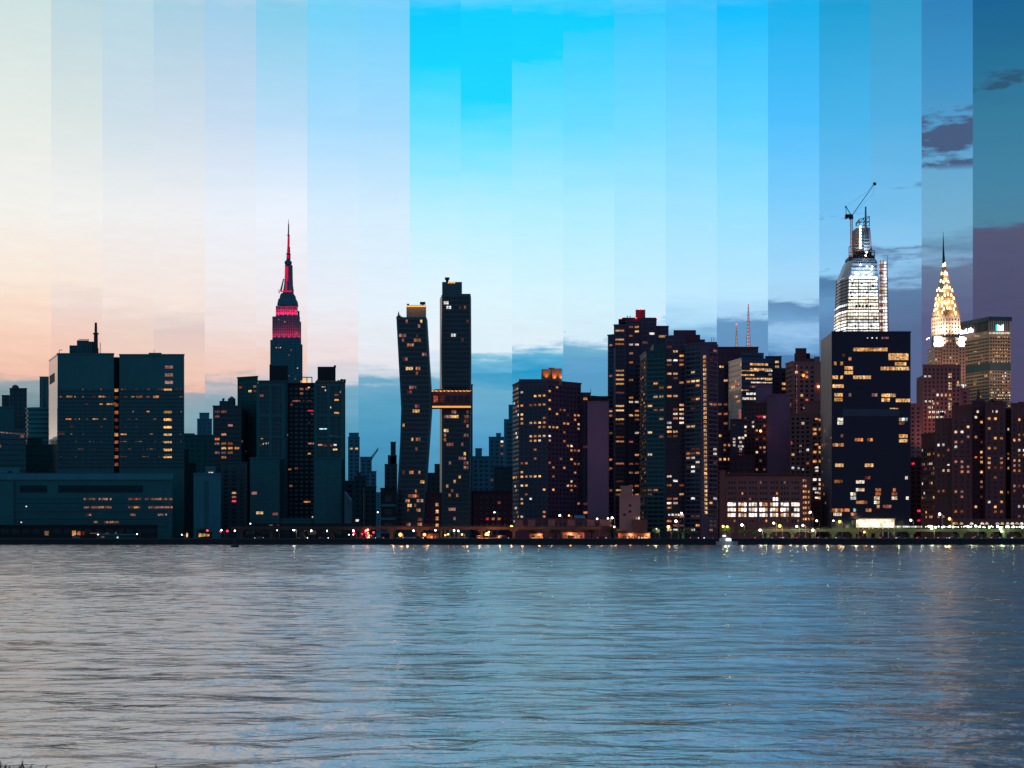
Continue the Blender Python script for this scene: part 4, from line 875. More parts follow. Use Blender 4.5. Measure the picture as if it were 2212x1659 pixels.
for x in range(1906, 1920, 4): q.litpx(s1, x, 730, 2.2, 4, 'pink')
q.lamp(1846, 716.5, 1122, .5); q.lamp(1907, 717, 1122, .5)
LB = q.part('lobby'); LB.box(X(1854, 1112), X(1931, 1112), 1112, 1118, Z(1139.5, 1112), Z(1122.5, 1112), 'lobby_glass')
FRm = q.part('lobby_frame')
for x in (1853.5, 1864, 1877, 1885, 1898, 1907, 1919, 1931.5): FRm.box(X(x, 1112) - .22, X(x, 1112) + .22, 1111.4, 1112.2, GZ, Z(1121, 1112), 'bronze')
FRm.box(X(1852, 1112), X(1933, 1112), 1110.5, 1118, Z(1122.4, 1112), Z(1120, 1112), 'bronze')
b = bpy.data.lights.new('lobby_light', 'AREA'); b.shape = 'RECTANGLE'; b.size = 22; b.size_y = 4; b.energy = 2500; b.color = (1, .86, .58)
o = bpy.data.objects.new('lobby_light', b); COL.objects.link(o); o.parent = q.root; o.location = Vector((X(1892, 1110), 1109.5, Z(1131, 1110))) - Vector(q.root.location); o.rotation_euler = (math.radians(90), 0, 0)
q.done()

# ---------------------------------------------------------------- red-lit spire tower (far left)
def spot(root, p, aim, e, col, size=1.6, r=.4):
    b = bpy.data.lights.new('flood_or_fill_light', 'SPOT'); b.energy = e; b.color = col; b.spot_size = size; b.spot_blend = 1; b.shadow_soft_size = r  # shared by the real floodlights and the added city-glow fill spots
    o = bpy.data.objects.new('flood_or_fill_light', b); COL.objects.link(o); o.parent = root; o.location = Vector(p) - Vector(root.location)
    o.rotation_euler = (Vector(aim) - Vector(p)).to_track_quat('-Z', 'Y').to_euler()
ED = 2510
q = Bld('skyscraper', 'tallest stepped skyscraper on the left, red floodlit crown and a thin red antenna', 617, ED); q.glass = 'glass_teal'
def tier(x0, x1, y, yb, dd, d=40, part='wall', m='limestone'):
    f = q.mass([(x0, ED + dd), (x1, ED + dd)], 0, m, d, z=Z(y, ED), base=Z(yb, ED), part=part, cap=False)[0]; return f
t1 = tier(584, 650.5, 734, 1150, 0, 50); q.mass([(650.5, ED + 6), (653.5, ED + 6)], 0, 'limestone', 36, z=Z(743, ED), cap=False)
t2 = tier(588.5, 647.7, 683, 735, 3, 44); q.mass([(647.7, ED + 10), (650.5, ED + 10)], 0, 'limestone', 30, z=Z(693, ED), base=Z(735, ED), cap=False)
t3 = tier(596, 643, 659, 684, 7, 36); q.mass([(643, ED + 14), (647, ED + 14)], 0, 'limestone', 20, z=Z(669, ED), base=Z(684, ED), cap=False)
for f, p in ((t1, .012), (t2, .01), (t3, .0)):
    q.win(f, 3.7, 3.0, .45, .55, p, ('dim',), 1, pier='limestone', pw=1.5, z0=f.z0 + 1 if f is not t1 else 20, z1=f.z1 - 1.5)
for f, xa, xb, y0, y1 in ((t1, 612, 622, 736, 830),):
    for k in range(3): t_, z_ = f.at(600 + k * 17, 780); q.part().rbox(f.pt(t_, Z(790, ED)), f.u, f.n, 2.2, 70, .9, 'limestone')
for x, y, pl in ((600, 783, 'white'), (635, 783, 'white'), (597, 751, 'white'), (602, 751, 'white'), (606, 751, 'white'), (631, 795.5, 'white'), (641, 795.5, 'white'), (625, 812, 'dim'), (632, 812, 'white'), (637, 812, 'dim'), (590, 739, 'dim'), (632, 739, 'dim'), (643, 795, 'white'), (603, 690, 'white'), (615, 695, 'white'), (628, 672, 'white'), (639, 672, 'white'), (607, 682, 'white'), (632, 728.5, 'pink'), (610, 722, 'pink')):
    q.litpx(t1 if y > 734 else (t2 if y > 684 else t3), x, y, 1.9, 2.2, pl)
mst = q.part('mast')
def ringbox(m, xl, xr, y0, xl2, xr2, y1, dd, mt, dep=.8):
    X = lambda p_, d_: globals()['X'](p_, d_ + 18); Z = lambda p_, d_: globals()['Z'](p_, d_ + 18)
    w0, w1 = (X(xr, ED) - X(xl, ED)) * dep, (X(xr2, ED) - X(xl2, ED)) * dep; c = ED + 27
    A_ = [(X(xl, ED), c - w0/2, Z(y0, ED)), (X(xr, ED), c - w0/2, Z(y0, ED)), (X(xr, ED), c + w0/2, Z(y0, ED)), (X(xl, ED), c + w0/2, Z(y0, ED))]
    C_ = [(X(xl2, ED), c - w1/2, Z(y1, ED)), (X(xr2, ED), c - w1/2, Z(y1, ED)), (X(xr2, ED), c + w1/2, Z(y1, ED)), (X(xl2, ED), c + w1/2, Z(y1, ED))]
    m.hexa(A_ + C_, mt)
for a in ((599, 641, 659, 600.5, 640, 650), (600.5, 640, 650, 602, 638, 645), (603.5, 637, 645, 605, 635.5, 637), (605, 635.5, 637, 608, 632, 632), (610, 631.5, 632, 612.5, 631, 616), (612.8, 630.5, 616, 614, 630, 596), (614, 630, 596, 614.6, 629.6, 571)): ringbox(mst, *a, 0, 'limestone')
XM = lambda p_, d_: X(p_, d_ + 24)
ZM = lambda p_, d_: Z(p_, d_ + 24)
for k in range(4):
    x = 609 + k * 7.3; mst.tube((XM(x, ED), ED + 12, ZM(632, ED)), (XM(x + (620 - x) * .45, ED), ED + 18, ZM(604, ED)), 1.6, 'limestone', .9, 5)
mst.tube((XM(622, ED), ED + 27, ZM(571, ED)), (XM(622, ED), ED + 27, ZM(566, ED)), 4.6, 'limestone', 5.6, 12); mst.tube((XM(622, ED), ED + 27, ZM(566, ED)), (XM(622, ED), ED + 27, ZM(563, ED)), 5.4, 'limestone', 4.4, 12); mst.tube((XM(622, ED), ED + 27, ZM(563, ED)), (XM(622.5, ED), ED + 27, ZM(559, ED)), 3.4, 'limestone', 2.6, 10)
led = q.part('light_panel')
led.box(XM(617.2, ED), XM(623.6, ED), ED + 16.5, ED + 17.2, ZM(628, ED), ZM(577, ED), 'led_red'); 
for k in range(9): q.part('mast').box(XM(617, ED), XM(623.9, ED), ED + 16.2, ED + 17, ZM(622 - k * 5.4, ED), ZM(621.3 - k * 5.4, ED), 'red_paint')
led.box(XM(608.5, ED), XM(633, ED), ED + 9, ED + 10, ZM(633.6, ED), ZM(630.6, ED), 'led_red')
for x in (606, 636): q.part('eagle_finial').tube((XM(x, ED), ED + 10, ZM(636, ED)), (XM(x - 1 if x < 620 else x + 1, ED), ED + 10, ZM(627, ED)), .9, 'red_paint', .2, 5)
ant = q.part('antenna'); c = ED + 27
xa = 622.5
for y0, y1, r0, r1 in ((560, 548, 3.0, 2.8), (548, 533, 2.3, 2.0), (533, 507, 1.6, 1.4), (507, 484, 1.0, .8), (484, 472, .5, .15)): ant.tube((XM(xa, ED), c, ZM(y0, ED)), (XM(xa + .4, ED), c, ZM(y1, ED)), r0, 'red_paint', r1, 8)
for y in (548, 507): ant.tube((XM(xa, ED), c, ZM(y + .8, ED)), (XM(xa, ED), c, ZM(y - .4, ED)), 3.6 if y > 520 else 2.1, 'steel_dark', n=10)
al = q.part('antenna_light')
for y0, y1, w in ((558, 550, 1.5), (546, 534, 1.1), (531, 510, .75)):
    k = y0
    while k > y1: al.box(XM(xa, ED) - w, XM(xa, ED) + w, c - 3.3 + (558 - k) * .03, c - 2.9 + (558 - k) * .03, ZM(k, ED), ZM(k - 1.7, ED), 'led_red'); k -= 2.9
ant.box(XM(623, ED), XM(626, ED), c - 1, c + 1, ZM(545, ED), ZM(533, ED), 'red_paint')
RED = (1, .004, .030)
for k in range(6): spot(q.root, (X(591 + k * 11, ED), ED - 1.2, Z(732.5, ED)), (X(591 + k * 11, ED), ED + 4.0, Z(700, ED)), 34000, RED, 1.8)
for k in range(5): spot(q.root, (X(599.5 + k * 10, ED), ED + 3.2, Z(682.2, ED)), (X(599.5 + k * 10, ED), ED + 8.2, Z(660, ED)), 52000, RED, 1.9)
for x in (612, 632): spot(q.root, (X(x, ED), ED + 1, Z(633, ED)), (X(622, ED), ED + 24, Z(590, ED)), 9000, (1, .02, .16), 1.2)
q.done()

# ---------------------------------------------------------------- glass tower under construction with crane
VD = 2260
q = Bld('unfinished_skyscraper', 'unfinished glass skyscraper blazing with white work lights, open steel crown and rust spire', 1865, VD); q.glass = 'glass'
def vlayer(pts_b, yb, pts_t, yt, m, part='wall'):
    """storey block: bottom and top outlines as (px, D) lists, left to right"""
    def ring(pts, y):
        w = [(X(a, d), d, Z(y, VD)) for a, d in pts]; bk = max(d for a, d in pts) + 30
        return w + [(w[-1][0], bk, Z(y, VD)), (w[0][0], bk, Z(y, VD))]
    A_, C_ = ring(pts_b, yb), ring(pts_t, yt); n = len(A_); bb = q.part(part); k = len(bb.v); bb.v += A_ + C_
    for i in range(n):
        j = (i + 1) % n; bb.f.append((k+i, k+j, k+n+j, k+n+i)); bb.m.append(bb.slot(m))
    bb.f.append(tuple(k+n+i for i in range(n))); bb.m.append(bb.slot(m)); bb.f.append(tuple(k+n-1-i for i in range(n))); bb.m.append(bb.slot(m))
q.mass([(1809, VD + 28), (1829, VD + 1), (1902, VD + 1)], 0, 'steel_blue', 30, z=Z(720.5, VD), cap=False, part='lower_wall'); q.mass([(1902, VD + 5), (1918.5, VD + 5)], 0, 'steel_blue', 12, z=Z(718, VD), cap=False, part='lower_wall')
lerp = lambda a, c, t: a + (c - a) * t
def outline(y, dd=0):
    t = (717 - y) / (717 - 594)
    return [(lerp(1810, 1815, t), VD + 26 + dd), (lerp(1829.5, 1833, t), VD + dd), (lerp(1901, 1896, t), VD + dd)]
fl = 0; y = 720.0
while y > 598:
    cut = 1
    left_dark = y < 656 or 664 < y < 672
    o1, o2 = outline(y, 1.2), outline(y - 7.2, 1.2)
    # lit open floor
    vlayer(o1[1:], y - 1.6, o2[1:], y - 7.2, 'work', 'lit_floor')
    vlayer([o1[0], (o1[1][0] - .3, o1[1][1] + .4)], y - 1.6, [o2[0], (o2[1][0] - .3, o2[1][1] + .4)], y - 7.2, 'steel_blue' if left_dark else 'work', 'lit_floor' if not left_dark else 'wall')
    vlayer(outline(y, -.6), y, outline(y - 2.3, -.6), y - 2.3, 'slate_light', 'floor_slab')
    y -= 7.2; fl += 1
rr = random.Random(11)
cw = q.part('facade_column')
for k in range(13):
    x0_ = lerp(1830, 1900, k / 12)
    cw.tube((X(x0_, VD), VD - .3, Z(718, VD)), (X(lerp(1833.5, 1895.5, k / 12), VD), VD - .3, Z(598, VD)), .24 if k % 4 else .6, 'slate_light', n=4)
for k in range(3): x0_ = lerp(1811, 1828, k / 2); cw.tube((X(x0_, VD), lerp(VD + 25, VD + 1, k / 2) - .3, Z(718, VD)), (X(x0_ + 3.5, VD), lerp(VD + 25, VD + 1, k / 2) - .3, Z(600, VD)), .5, 'slate_light', n=4)
pn = q.part('dark_panel')
for x, y, w, h in ((1850, 661, 4, 6.5), (1857, 661, 3.4, 6.5), (1864, 661, 3.4, 6.5), (1872, 661, 5, 6.5), (1880, 661, 3, 6.5), (1858, 640, 3, 5), (1872, 632, 4, 5), (1840, 640, 5, 5), (1848, 704, 3, 6), (1882, 704, 3, 6), (1867, 690, 20, 3), (1893, 690, 4, 5), (1838, 632, 4, 6), (1886, 618, 5, 5), (1842, 612, 3, 6), (1862, 612, 4, 4), (1836, 648, 3, 5), (1890, 648, 3, 4)):
    pn.box(X(x - w/2, VD), X(x + w/2, VD), VD + .3, VD + .9, Z(y + h/2, VD), Z(y - h/2, VD), 'rust' if w < 6 else 'steel_blue')
for k in range(16): q.lamp(rr.uniform(1838, 1894), 596 + rr.uniform(-5, 6), VD - .5, rr.uniform(.7, 1.3), 'lamp_white', 'work_light')
for k in range(16): q.lamp(1816 + k * 1.1, 604 - k * .5, VD + 20, .35, 'white', 'work_light')
vlayer([(1816, VD + 30), (1837, VD + 4), (1896, VD + 4)], 596, [(1829, VD + 24), (1842, VD + 6), (1894.5, VD + 6)], 563, 'glass_pale')
vlayer([(1829, VD + 24), (1842, VD + 6), (1894.5, VD + 6)], 563, [(1833, VD + 24), (1843, VD + 8), (1890, VD + 8)], 556, 'glass_pale')
for k in range(5): q.part().box(X(1839, VD), X(1895.5, VD), VD + 2.6, VD + 4, Z(592 - k * 7, VD), Z(591 - k * 7, VD), 'slate_light')
for k in range(9): q.lamp(1843 + k * 6, 586 - (k * 5 % 9), VD + 3.6, .55, 'white', 'work_light')
for x in (1850, 1866, 1882): spot(q.root, (X(x, VD), VD - 8, Z(596, VD)), (X(x, VD), VD + 5, Z(572, VD)), 30000, (.9, .95, 1), 1.9, 1.0)
for x in (1858, 1874): spot(q.root, (X(x, VD), VD + 6, Z(545, VD)), (X(x, VD), VD + 16, Z(512, VD)), 26000, (1, .93, .82), 1.5, 1.0)
for x, y in ((1848, 588), (1859, 572), (1873, 575), (1884, 576), (1883, 581), (1868, 588), (1876, 588), (1872, 545), (1870, 552)): q.lamp(x, y, VD + 3, 1.1, 'lamp_white', 'work_light')
vlayer([(1834, VD + 14), (1890, VD + 14)], 556, [(1836, VD + 14), (1888, VD + 14)], 549, 'slate')
vlayer([(1850, VD + 18), (1884, VD + 18)], 549, [(1852, VD + 18), (1882, VD + 18)], 540, 'rust')
fr = q.part('steel_frame')
def seg(x0_, y0, x1_, y1, d=VD + 12, r=.55, m='steel_dark'): fr.tube((X(x0_, d), d, Z(y0, d)), (X(x1_, d), d, Z(y1, d)), r, m, n=4)
for d in (VD + 12, VD + 34):
    for x in (1834, 1841, 1849, 1878, 1889): seg(x, 558, x, 533 if x < 1846 else 541, d)
    seg(1834, 533, 1846, 533, d); seg(1878, 541, 1889, 541, d); seg(1834, 545, 1890, 545, d); seg(1834, 552, 1890, 552, d)
vlayer([(1848.5, VD + 16), (1884, VD + 16)], 542, [(1850, VD + 18), (1879, VD + 18)], 487, 'slate_light')
vlayer([(1866, VD + 14), (1884.5, VD + 14)], 542, [(1868, VD + 14.5), (1879.5, VD + 14.5)], 487, 'glass_pale')
for k in range(8):
    yy = 538 - k * 6.4; q.part('core_slab').box(X(1849 , VD), X(1867, VD), VD + 13, VD + 16, Z(yy, VD), Z(yy - 1, VD), 'rust'); q.part('core_slab').box(X(1867, VD), X(1884 - k * .6, VD), VD + 13, VD + 14.5, Z(yy, VD), Z(yy - .5, VD), 'slate_light')
    q.lamp(1858.5, yy - 3.2, VD + 13.5, 1.4, 'lamp_white', 'work_light')
    if k % 2: q.lamp(1850, yy - 3, VD + 14, .6, 'white', 'work_light')
for d in (VD + 16, VD + 40):
    seg(1849, 488, 1849, 482, d); seg(1849, 482, 1856, 474, d); seg(1856, 474, 1878, 467, d); seg(1878, 467, 1878, 488, d); seg(1849, 482, 1878, 478, d); seg(1856, 474, 1856, 488, d); seg(1866, 471, 1866, 488, d); seg(1849, 488, 1878, 488, d); seg(1856, 481, 1866, 472, d); seg(1866, 479, 1878, 469, d); seg(1849, 487, 1856, 476, d); seg(1866, 487, 1878, 478, d)
q.part('spire').tube(P(1870, 500, VD + 14), P(1870, 446.5, VD + 14), 1.45, 'rust', .95, 8)
# hoist tower on its right side
hz = q.part('hoist_tower')
for x in (1902.5, 1909, 1917): hz.tube(P(x + 2, 718, VD + 4), P(x - .5, 562, VD + 4), .45, 'rust', n=4)
for k in range(22):
    yy = 716 - k * 7; q.part('lit_floor').box(X(1909.5 + (1 - k / 22) * 2, VD), X(1916 + (1 - k / 22) * 2, VD), VD + 4, VD + 8, Z(yy, VD), Z(yy - 5.2, VD), 'work'); hz.box(X(1901.5, VD), X(1918 + (1 - k / 22) * 2, VD), VD + 3.4, VD + 8.4, Z(yy + 1, VD), Z(yy, VD), 'plum')
    hz.box(X(1901.8, VD), X(1909.3, VD), VD + 5, VD + 7, Z(yy, VD), Z(yy - 4.6, VD), 'white' if k % 2 else 'pink')
hz.tube(P(1917.5, 562, VD + 4), P(1917.5, 552, VD + 4), .3, 'steel_dark', n=4)
q.done()
t = thing('tower_crane', 'tall luffing crane rising beside the unfinished white-lit skyscraper', 'crane', tuple(P(1839, 560, VD + 6)))
D = VD + 6
b = MB()
for x in (1837, 1841.5):
    for d in (D, D + 3): b.tube(P(x, 560, d), P(x, 470, d), .42, 'tan_brick', n=4)
for k in range(22): yy = 559 - k * 4; b.tube(P(1837, yy, D), P(1841.5, yy - 4, D), .3, 'tan_brick', n=4); b.tube(P(1841.5, yy, D), P(1837, yy - 4, D), .3, 'tan_brick', n=4)
b.build('mast', t)
b = MB(); b.box(X(1826.5, D), X(1842.5, D), D - 1.5, D + 4.5, Z(469.5, D), Z(463, D), 'steel_dark'); b.box(X(1826, D), X(1831, D), D - 1.5, D + 4.5, Z(472, D), Z(464, D), 'steel_dark'); b.box(X(1834.5, D), X(1843, D), D - 1, D + 4, Z(473, D), Z(468, D), 'steel_dark'); b.build('machinery_deck', t)
b = MB(); b.tube(P(1838, 464, D), P(1827, 445.5, D), .65, 'steel_dark', n=4); b.tube(P(1828, 464, D), P(1827, 445.5, D), .5, 'steel_dark', n=4); b.box(X(1825.8, D), X(1828.4, D), D, D + 2, Z(448, D), Z(444.6, D), 'steel_dark'); b.build('a_frame', t)
b = MB(); j0, j1 = P(1842, 463, D), P(1889, 396.5, D); pr = Vector((.8, 0, .57)) * 2.2
for o_ in (Vector((0, 0, 0)), pr): b.tube(j0 + o_ * .5, j1 + o_ * .2, .38, 'steel_dark', n=4)
for k in range(24):
    a_, c_ = j0.lerp(j1, k / 24), j0.lerp(j1, (k + 1) / 24); s_ = .5 * (1 - k / 40); b.tube(a_, c_ + pr * s_ * (1 if k % 2 else .9), .24, 'tan_brick', n=4); b.tube(a_ + pr * s_, c_, .2, 'steel_dark', n=4)
b.box(j1.x - 1.5, j1.x + 2.2, D, D + 2, j1.z - 2, j1.z + 1.6, 'rust'); jb = b.build('jib', t)
b = MB(); b.tube(P(1827, 445.5, D), P(1873, 414, D), .12, 'steel_dark', n=4); b.tube(P(1873, 414, D), P(1889, 396, D), .12, 'steel_dark', n=4); b.tube(P(1889, 396.5, D), P(1886, 418, D), .1, 'steel_dark', n=4); b.tube(P(1886, 418, D), P(1846, 462, D), .1, 'steel_dark', n=4); b.build('cable', jb)

# ---------------------------------------------------------------- arched-crown spire tower (right)
KD = 1890
q = Bld('skyscraper', 'spire-topped skyscraper with glowing triangular crown windows and white floodlit shoulders', 2045, KD); q.glass = 'glass_plum'; WH = (1, .93, .80)
lw = q.mass([(2003.5, KD + 34), (2017.5, KD), (2085.6, KD)], 0, 'brick_white', 40, z=Z(748, KD), cap=False)
cb = q.mass([(2035, KD - 2), (2071.6, KD - 2)], 0, 'brick_white', 8, z=Z(729, KD), cap=False)[0]
for f in lw: q.win(f, 3.6, 3.1, .42, .5, .07, ('gold', 'warm', 'white'), 1, z0=30, z1=Z(751, KD), pier=None)
q.win(cb, 3.6, 3.1, .45, .5, .10, ('gold', 'warm'), 1, z0=30, pier='brick_white', pw=.8)
for a, c in ((2017.6, 2035.5), (2071.4, 2084)):                # shoulders
    f = q.mass([(a, KD + .6), (c, KD + .6)], 0, 'white_paint', 14, z=Z(727, KD), base=Z(748.5, KD), cap=False, part='shoulder#%d' % a)[0]
    for k in range(3): spot(q.root, (X(a + 3 + k * (c - a - 6) / 2, KD), KD - 7, Z(747, KD)), (X(a + 3 + k * (c - a - 6) / 2, KD), KD, Z(737, KD)), 24000, WH, 1.7)
u1 = q.mass([(2012, KD + 24), (2041, KD + 5), (2074.4, KD + 7)], 0, 'brick_white', 22, z=Z(681, KD), base=Z(749, KD), cap=False, part='shaft')
q.win(u1[0], 3.7, 3.2, .4, .5, .06, ('gold',), z0=Z(726, KD)); q.win(u1[1], 3.7, 2.7, .42, .55, .14, ('gold', 'white'), z0=Z(727, KD), pier='brick_white', pw=.7)
for k in range(4): spot(q.root, (X(2016 + k * 8, KD), KD + 2 - k * 1.5, Z(727, KD)), (X(2020 + k * 7, KD), KD + 16 - k * 3, Z(706, KD)), 52000, WH, 1.3)
for x in (2066, 2072): spot(q.root, (X(x, KD), KD - 3, Z(727.6, KD)), (X(x + 1, KD), KD + 6, Z(708, KD)), 40000, WH, 1.1)
for x in (2045, 2056): spot(q.root, (X(x, KD), KD - 4, Z(729, KD)), (X(x, KD), KD + 6, Z(706, KD)), 12000, (1, .7, .4), 1.2)
for x in (2010, 2026, 2045, 2062, 2078): spot(q.root, (X(x, KD), KD - 30, Z(850, KD)), (X(x, KD), KD, Z(770, KD)), 15000, (1, .54, .32), 1.7, 1.0)  # unseen fill spots added to give the lower shaft its city glow
# corner ornaments
for x, s in ((2003, -1), (2087, 1)):
    o_ = q.part('eagle_ornament'); o_.tube(P(x - s * 4, 733, KD - 1), P(x + s * 2, 731.5, KD - 3), 1.1, 'chrome', .4, 6); 
for x, y in ((2002, 733), (2004.5, 731), (2007, 730), (2084, 729), (2087, 731)): q.lamp(x, y, KD - 4, .45, 'lamp_white', 'ornament_light')
# crown: tapering curved pyramid seen on the corner
prof = [(683, 2013, 2041, 2074), (669.6, 2016.5, 2040, 2071), (657, 2018, 2039.5, 2067.5), (645, 2019.5, 2038.8, 2064.5), (635, 2022, 2038.6, 2061.5), (625, 2025, 2038.4, 2058.5), (608, 2029.6, 2038.4, 2051.5), (591, 2033, 2038.4, 2047.2), (574, 2035, 2038.4, 2043.6), (565, 2036, 2038.4, 2041.6), (557, 2036.8, 2038, 2040)]
def crown_ring(k):
    y, a, c, e = prof[k]; w = (e - a) / F * KD
    z = Z(y, KD); yb = KD + 30
    return [(X(p_, d_), d_, Z(y, d_)) for p_, d_ in ((a, yb - w * .18), (c, yb - w * .75), (e, yb - w * .45), (a + e - c, yb + w * .3))]
cr = q.part('crown')
for k in range(len(prof) - 1): cr.hexa(crown_ring(k) + crown_ring(k + 1), 'chrome')
def crown_at(px, py, out=.5):
    for k in range(len(prof) - 1):
        if prof[k + 1][0] <= py <= prof[k][0]:
            s = (prof[k][0] - py) / (prof[k][0] - prof[k + 1][0]); A_, C_ = crown_ring(k), crown_ring(k + 1)
            R = [Vector(A_[i]).lerp(Vector(C_[i]), s) for i in range(4)]; q_ = [CX + r__.x / r__.y * F for r__ in R]
            i = 0 if px < q_[1] else 1; t_ = min(1, max(0, (px - q_[i]) / max(.01, q_[i+1] - q_[i]))); p = R[i].lerp(R[i+1], t_)
            e = (R[i+1] - R[i]); nn = Vector((e.y, -e.x, 0)).normalized(); return p + nn * out, nn, e.normalized()
    return None
zx = lambda x, y: (x * .18674 + 1982, y * .18674 + 486.6)
rows = [((275,1055),(285,1010),(305,970),(345,955),(378,962),(418,975),(440,1015),(455,1058)), ((285,930),(315,890),(357,880),(402,893),(433,930)), ((287,845),(312,808),(350,798),(390,808),(417,845)), ((290,755),(312,730),(340,715),(372,730),(400,755)), ((300,655),(328,638),(355,655)), ((322,553),(310,563),(340,563)), ((315,455),), ((213,975),(197,985),(240,1015),(245,1055),(228,965)), ((222,895),(205,925),(240,930),(213,910)), ((235,812),(213,850),(252,850)), ((247,735),(228,755),(262,755)), ((270,645),), ((281,560),), ((296,465),)]
big = {(340,715), (372,730), (328,638), (322,553), (315,455), (312,730)}
for row in rows:
    for p_ in row:
        px, py = zx(*p_); r_ = crown_at(px, py)
        if not r_: continue
        c_, nn, e = r_; w, h = (1.0, 3.5) if p_[0] > 262 else (.75, 3.0)
        if p_ in big: w, h = 1.25, 4.6
        b = MB(); U = Vector((0, 0, 1)); q3 = [c_ - e * w - U * h * .42, c_ + e * w - U * h * .42, c_ + e * w * .85, c_ + U * h * .58, c_ - e * w * .85]
        k = len(b.v); b.v += [tuple(v_ - nn * .9) for v_ in q3] + [tuple(v_) for v_ in q3]
        b.f += [(5,6,7,8,9)] + [(i, (i+1) % 5, 5 + (i+1) % 5, 5 + i) for i in range(5)]; s_ = b.slot('crown_light'); b.m += [s_] * 6
        b.build('crown_window', q.root)
for k in (1, 3, 5, 6, 7, 8):                                   # ribs of the sunburst
    rg = [Vector(v_) for v_ in crown_ring(k)]
    for i in range(2): cr.tube(rg[i], rg[i+1], .45, 'chrome', n=5)
pts = []
ar = q.part('arch')
for k in range(13):
    a_ = math.pi * k / 12; px, py = 2052 - 11 * math.cos(a_), 690 - 17.5 * math.sin(a_); pts.append(crown_at(px, min(py, 682.8), .6)[0] + Vector((0, 0, Z(py, KD) - Z(min(py, 682.8), KD))))
for a_, c_ in zip(pts, pts[1:]): ar.tube(a_, c_, .5, 'brick_white', n=5)
for k in range(6):                                             # lamps that wash the steel crown
    px, py = (2024, 680) if k == 0 else ((2062, 680) if k == 1 else ((2050, 650) if k == 2 else ((2030, 650) if k == 3 else ((2044, 622) if k == 4 else (2042, 596)))))
    c_, nn, e = crown_at(px, py, 5); b = bpy.data.lights.new('crown_lamp', 'POINT'); b.energy = 4500 if k < 4 else 2400; b.color = (1, .58, .26); b.shadow_soft_size = .6
    o = bpy.data.objects.new('crown_lamp', b); COL.objects.link(o); o.parent = q.root; o.location = c_ - Vector(q.root.location)
q.part('spire').tube(P(2038.6, 568, KD + 29), P(2037.8, 536, KD + 29), 1.6, 'steel_dark', .8, 8); q.part('spire').tube(P(2037.8, 536, KD + 29), P(2037.6, 501, KD + 29), .8, 'steel_dark', .15, 8)
for x in (2043.5, 2050, 2053, 2060): q.litpx(u1[1], x, 684.5, 2.4, 2.6, 'gold')
q.done()

# broad slab behind with the lit sign
MD = 2160
q = Bld('office_tower', 'broad honeycomb office slab with a glowing roof emblem', 2130, MD); q.glass = 'glass_plum'
a0 = q.mass([(2074, MD + 60), (2137, MD)], 0, 'bronze', 40, z=Z(690, MD), cap=False)[0]; a1 = q.mass([(2137, MD), (2183, MD + 4)], 0, 'bronze', 40, z=Z(690, MD), cap=False)[0]
for f in (a0, a1):
    q.win(f, 4.1, 3.2, .62, .5, .03 if f is a0 else .05, ('gold', 'dim', 'warm'), 2, z0=20, z1=Z(727, MD), band='bronze', bd=.5, bh=1.5)
    q.part().rbox(f.pt(f.len / 2, Z(792, MD)), f.u, f.n, f.len, 9.5, .9, 'slate')
    q.part('roof_cap').rbox(f.pt(f.len / 2, Z(688.5, MD)), f.u, f.n, f.len + 2.2, 5, 1.6, 'slate')
    for k in range(int(f.len / 2.6)): q.part('roof_fin').rbox(f.pt(1.3 + k * 2.6, Z(703, MD)), f.u, f.n, .7, 12.5, .8, 'slate')
for k in range(17): q.litpx(a1, 2138 + k * 2.66, 719.5, 2.4, 3.6, 'white')
for k in range(6): q.litpx(a0, 2126 + k * 2, 720, 1.6, 2.4, 'warm')
for x, y, n in ((2107, 726, 5), (2104, 740, 4), (2104, 760, 3)):
    for k in range(n): q.litpx(a0, x + k * 2.4, y, 2, 3, 'gold')
rr = random.Random(6)
for y in (728, 735, 741.5, 748, 755, 762, 769, 776, 781): 
    for x in range(2146, 2178, 3):
        if rr.random() < .42: q.litpx(a1, x, y, 2.2, 2.8, 'gold')
for y in range(800, 872, 6):
    for x in range(2139, 2184, 3):
        if rr.random() < (.12 if y < 840 else .45): q.litpx(a1, x, y, 2.4, 3, rr.choice(['gold', 'white']))
for x in range(2090, 2132, 4): q.litpx(a0, x, 797 - (x - 2090) * .05, 2.6, 4.4, 'gold')
def logo(dx_, m, d): 
    b = q.part('sign'); z0, z1, zm = Z(715, MD), Z(701, MD), Z(706, MD); xa, xb = X(2152.5 + dx_, MD), X(2165.5 + dx_, MD); xm = (xa + xb) / 2
    for a_, c_, l_, r_ in ((xa, xm, z1, zm), (xm, xb, zm, z1)):
        b.hexa([(a_, MD - d, z0), (c_, MD - d, z0), (c_, MD - d + .5, z0), (a_, MD - d + .5, z0), (a_, MD - d, l_), (c_, MD - d, r_), (c_, MD - d + .5, r_), (a_, MD - d + .5, l_)], m)
logo(-2.2, 'logo_cyan', 2.4); logo(.8, 'logo_white', 3.2)
fc = bpy.data.curves.new('sign_letters', 'FONT'); fc.body = 'MetLife'; fc.size = 8.6; fc.extrude = .25; fc.align_x = 'CENTER'; fc.align_y = 'CENTER'; fc.materials.append(emit_mat('sign_pink', (1, .82, .95), 6))
o = bpy.data.objects.new('sign_letters', fc); COL.objects.link(o); o.parent = q.root
dg_ = bpy.context.evaluated_depsgraph_get(); dg_.update(); me_ = bpy.data.meshes.new_from_object(o.evaluated_get(dg_)); COL.objects.unlink(o)
o = bpy.data.objects.new('sign_letters', me_); COL.objects.link(o); o.parent = q.root
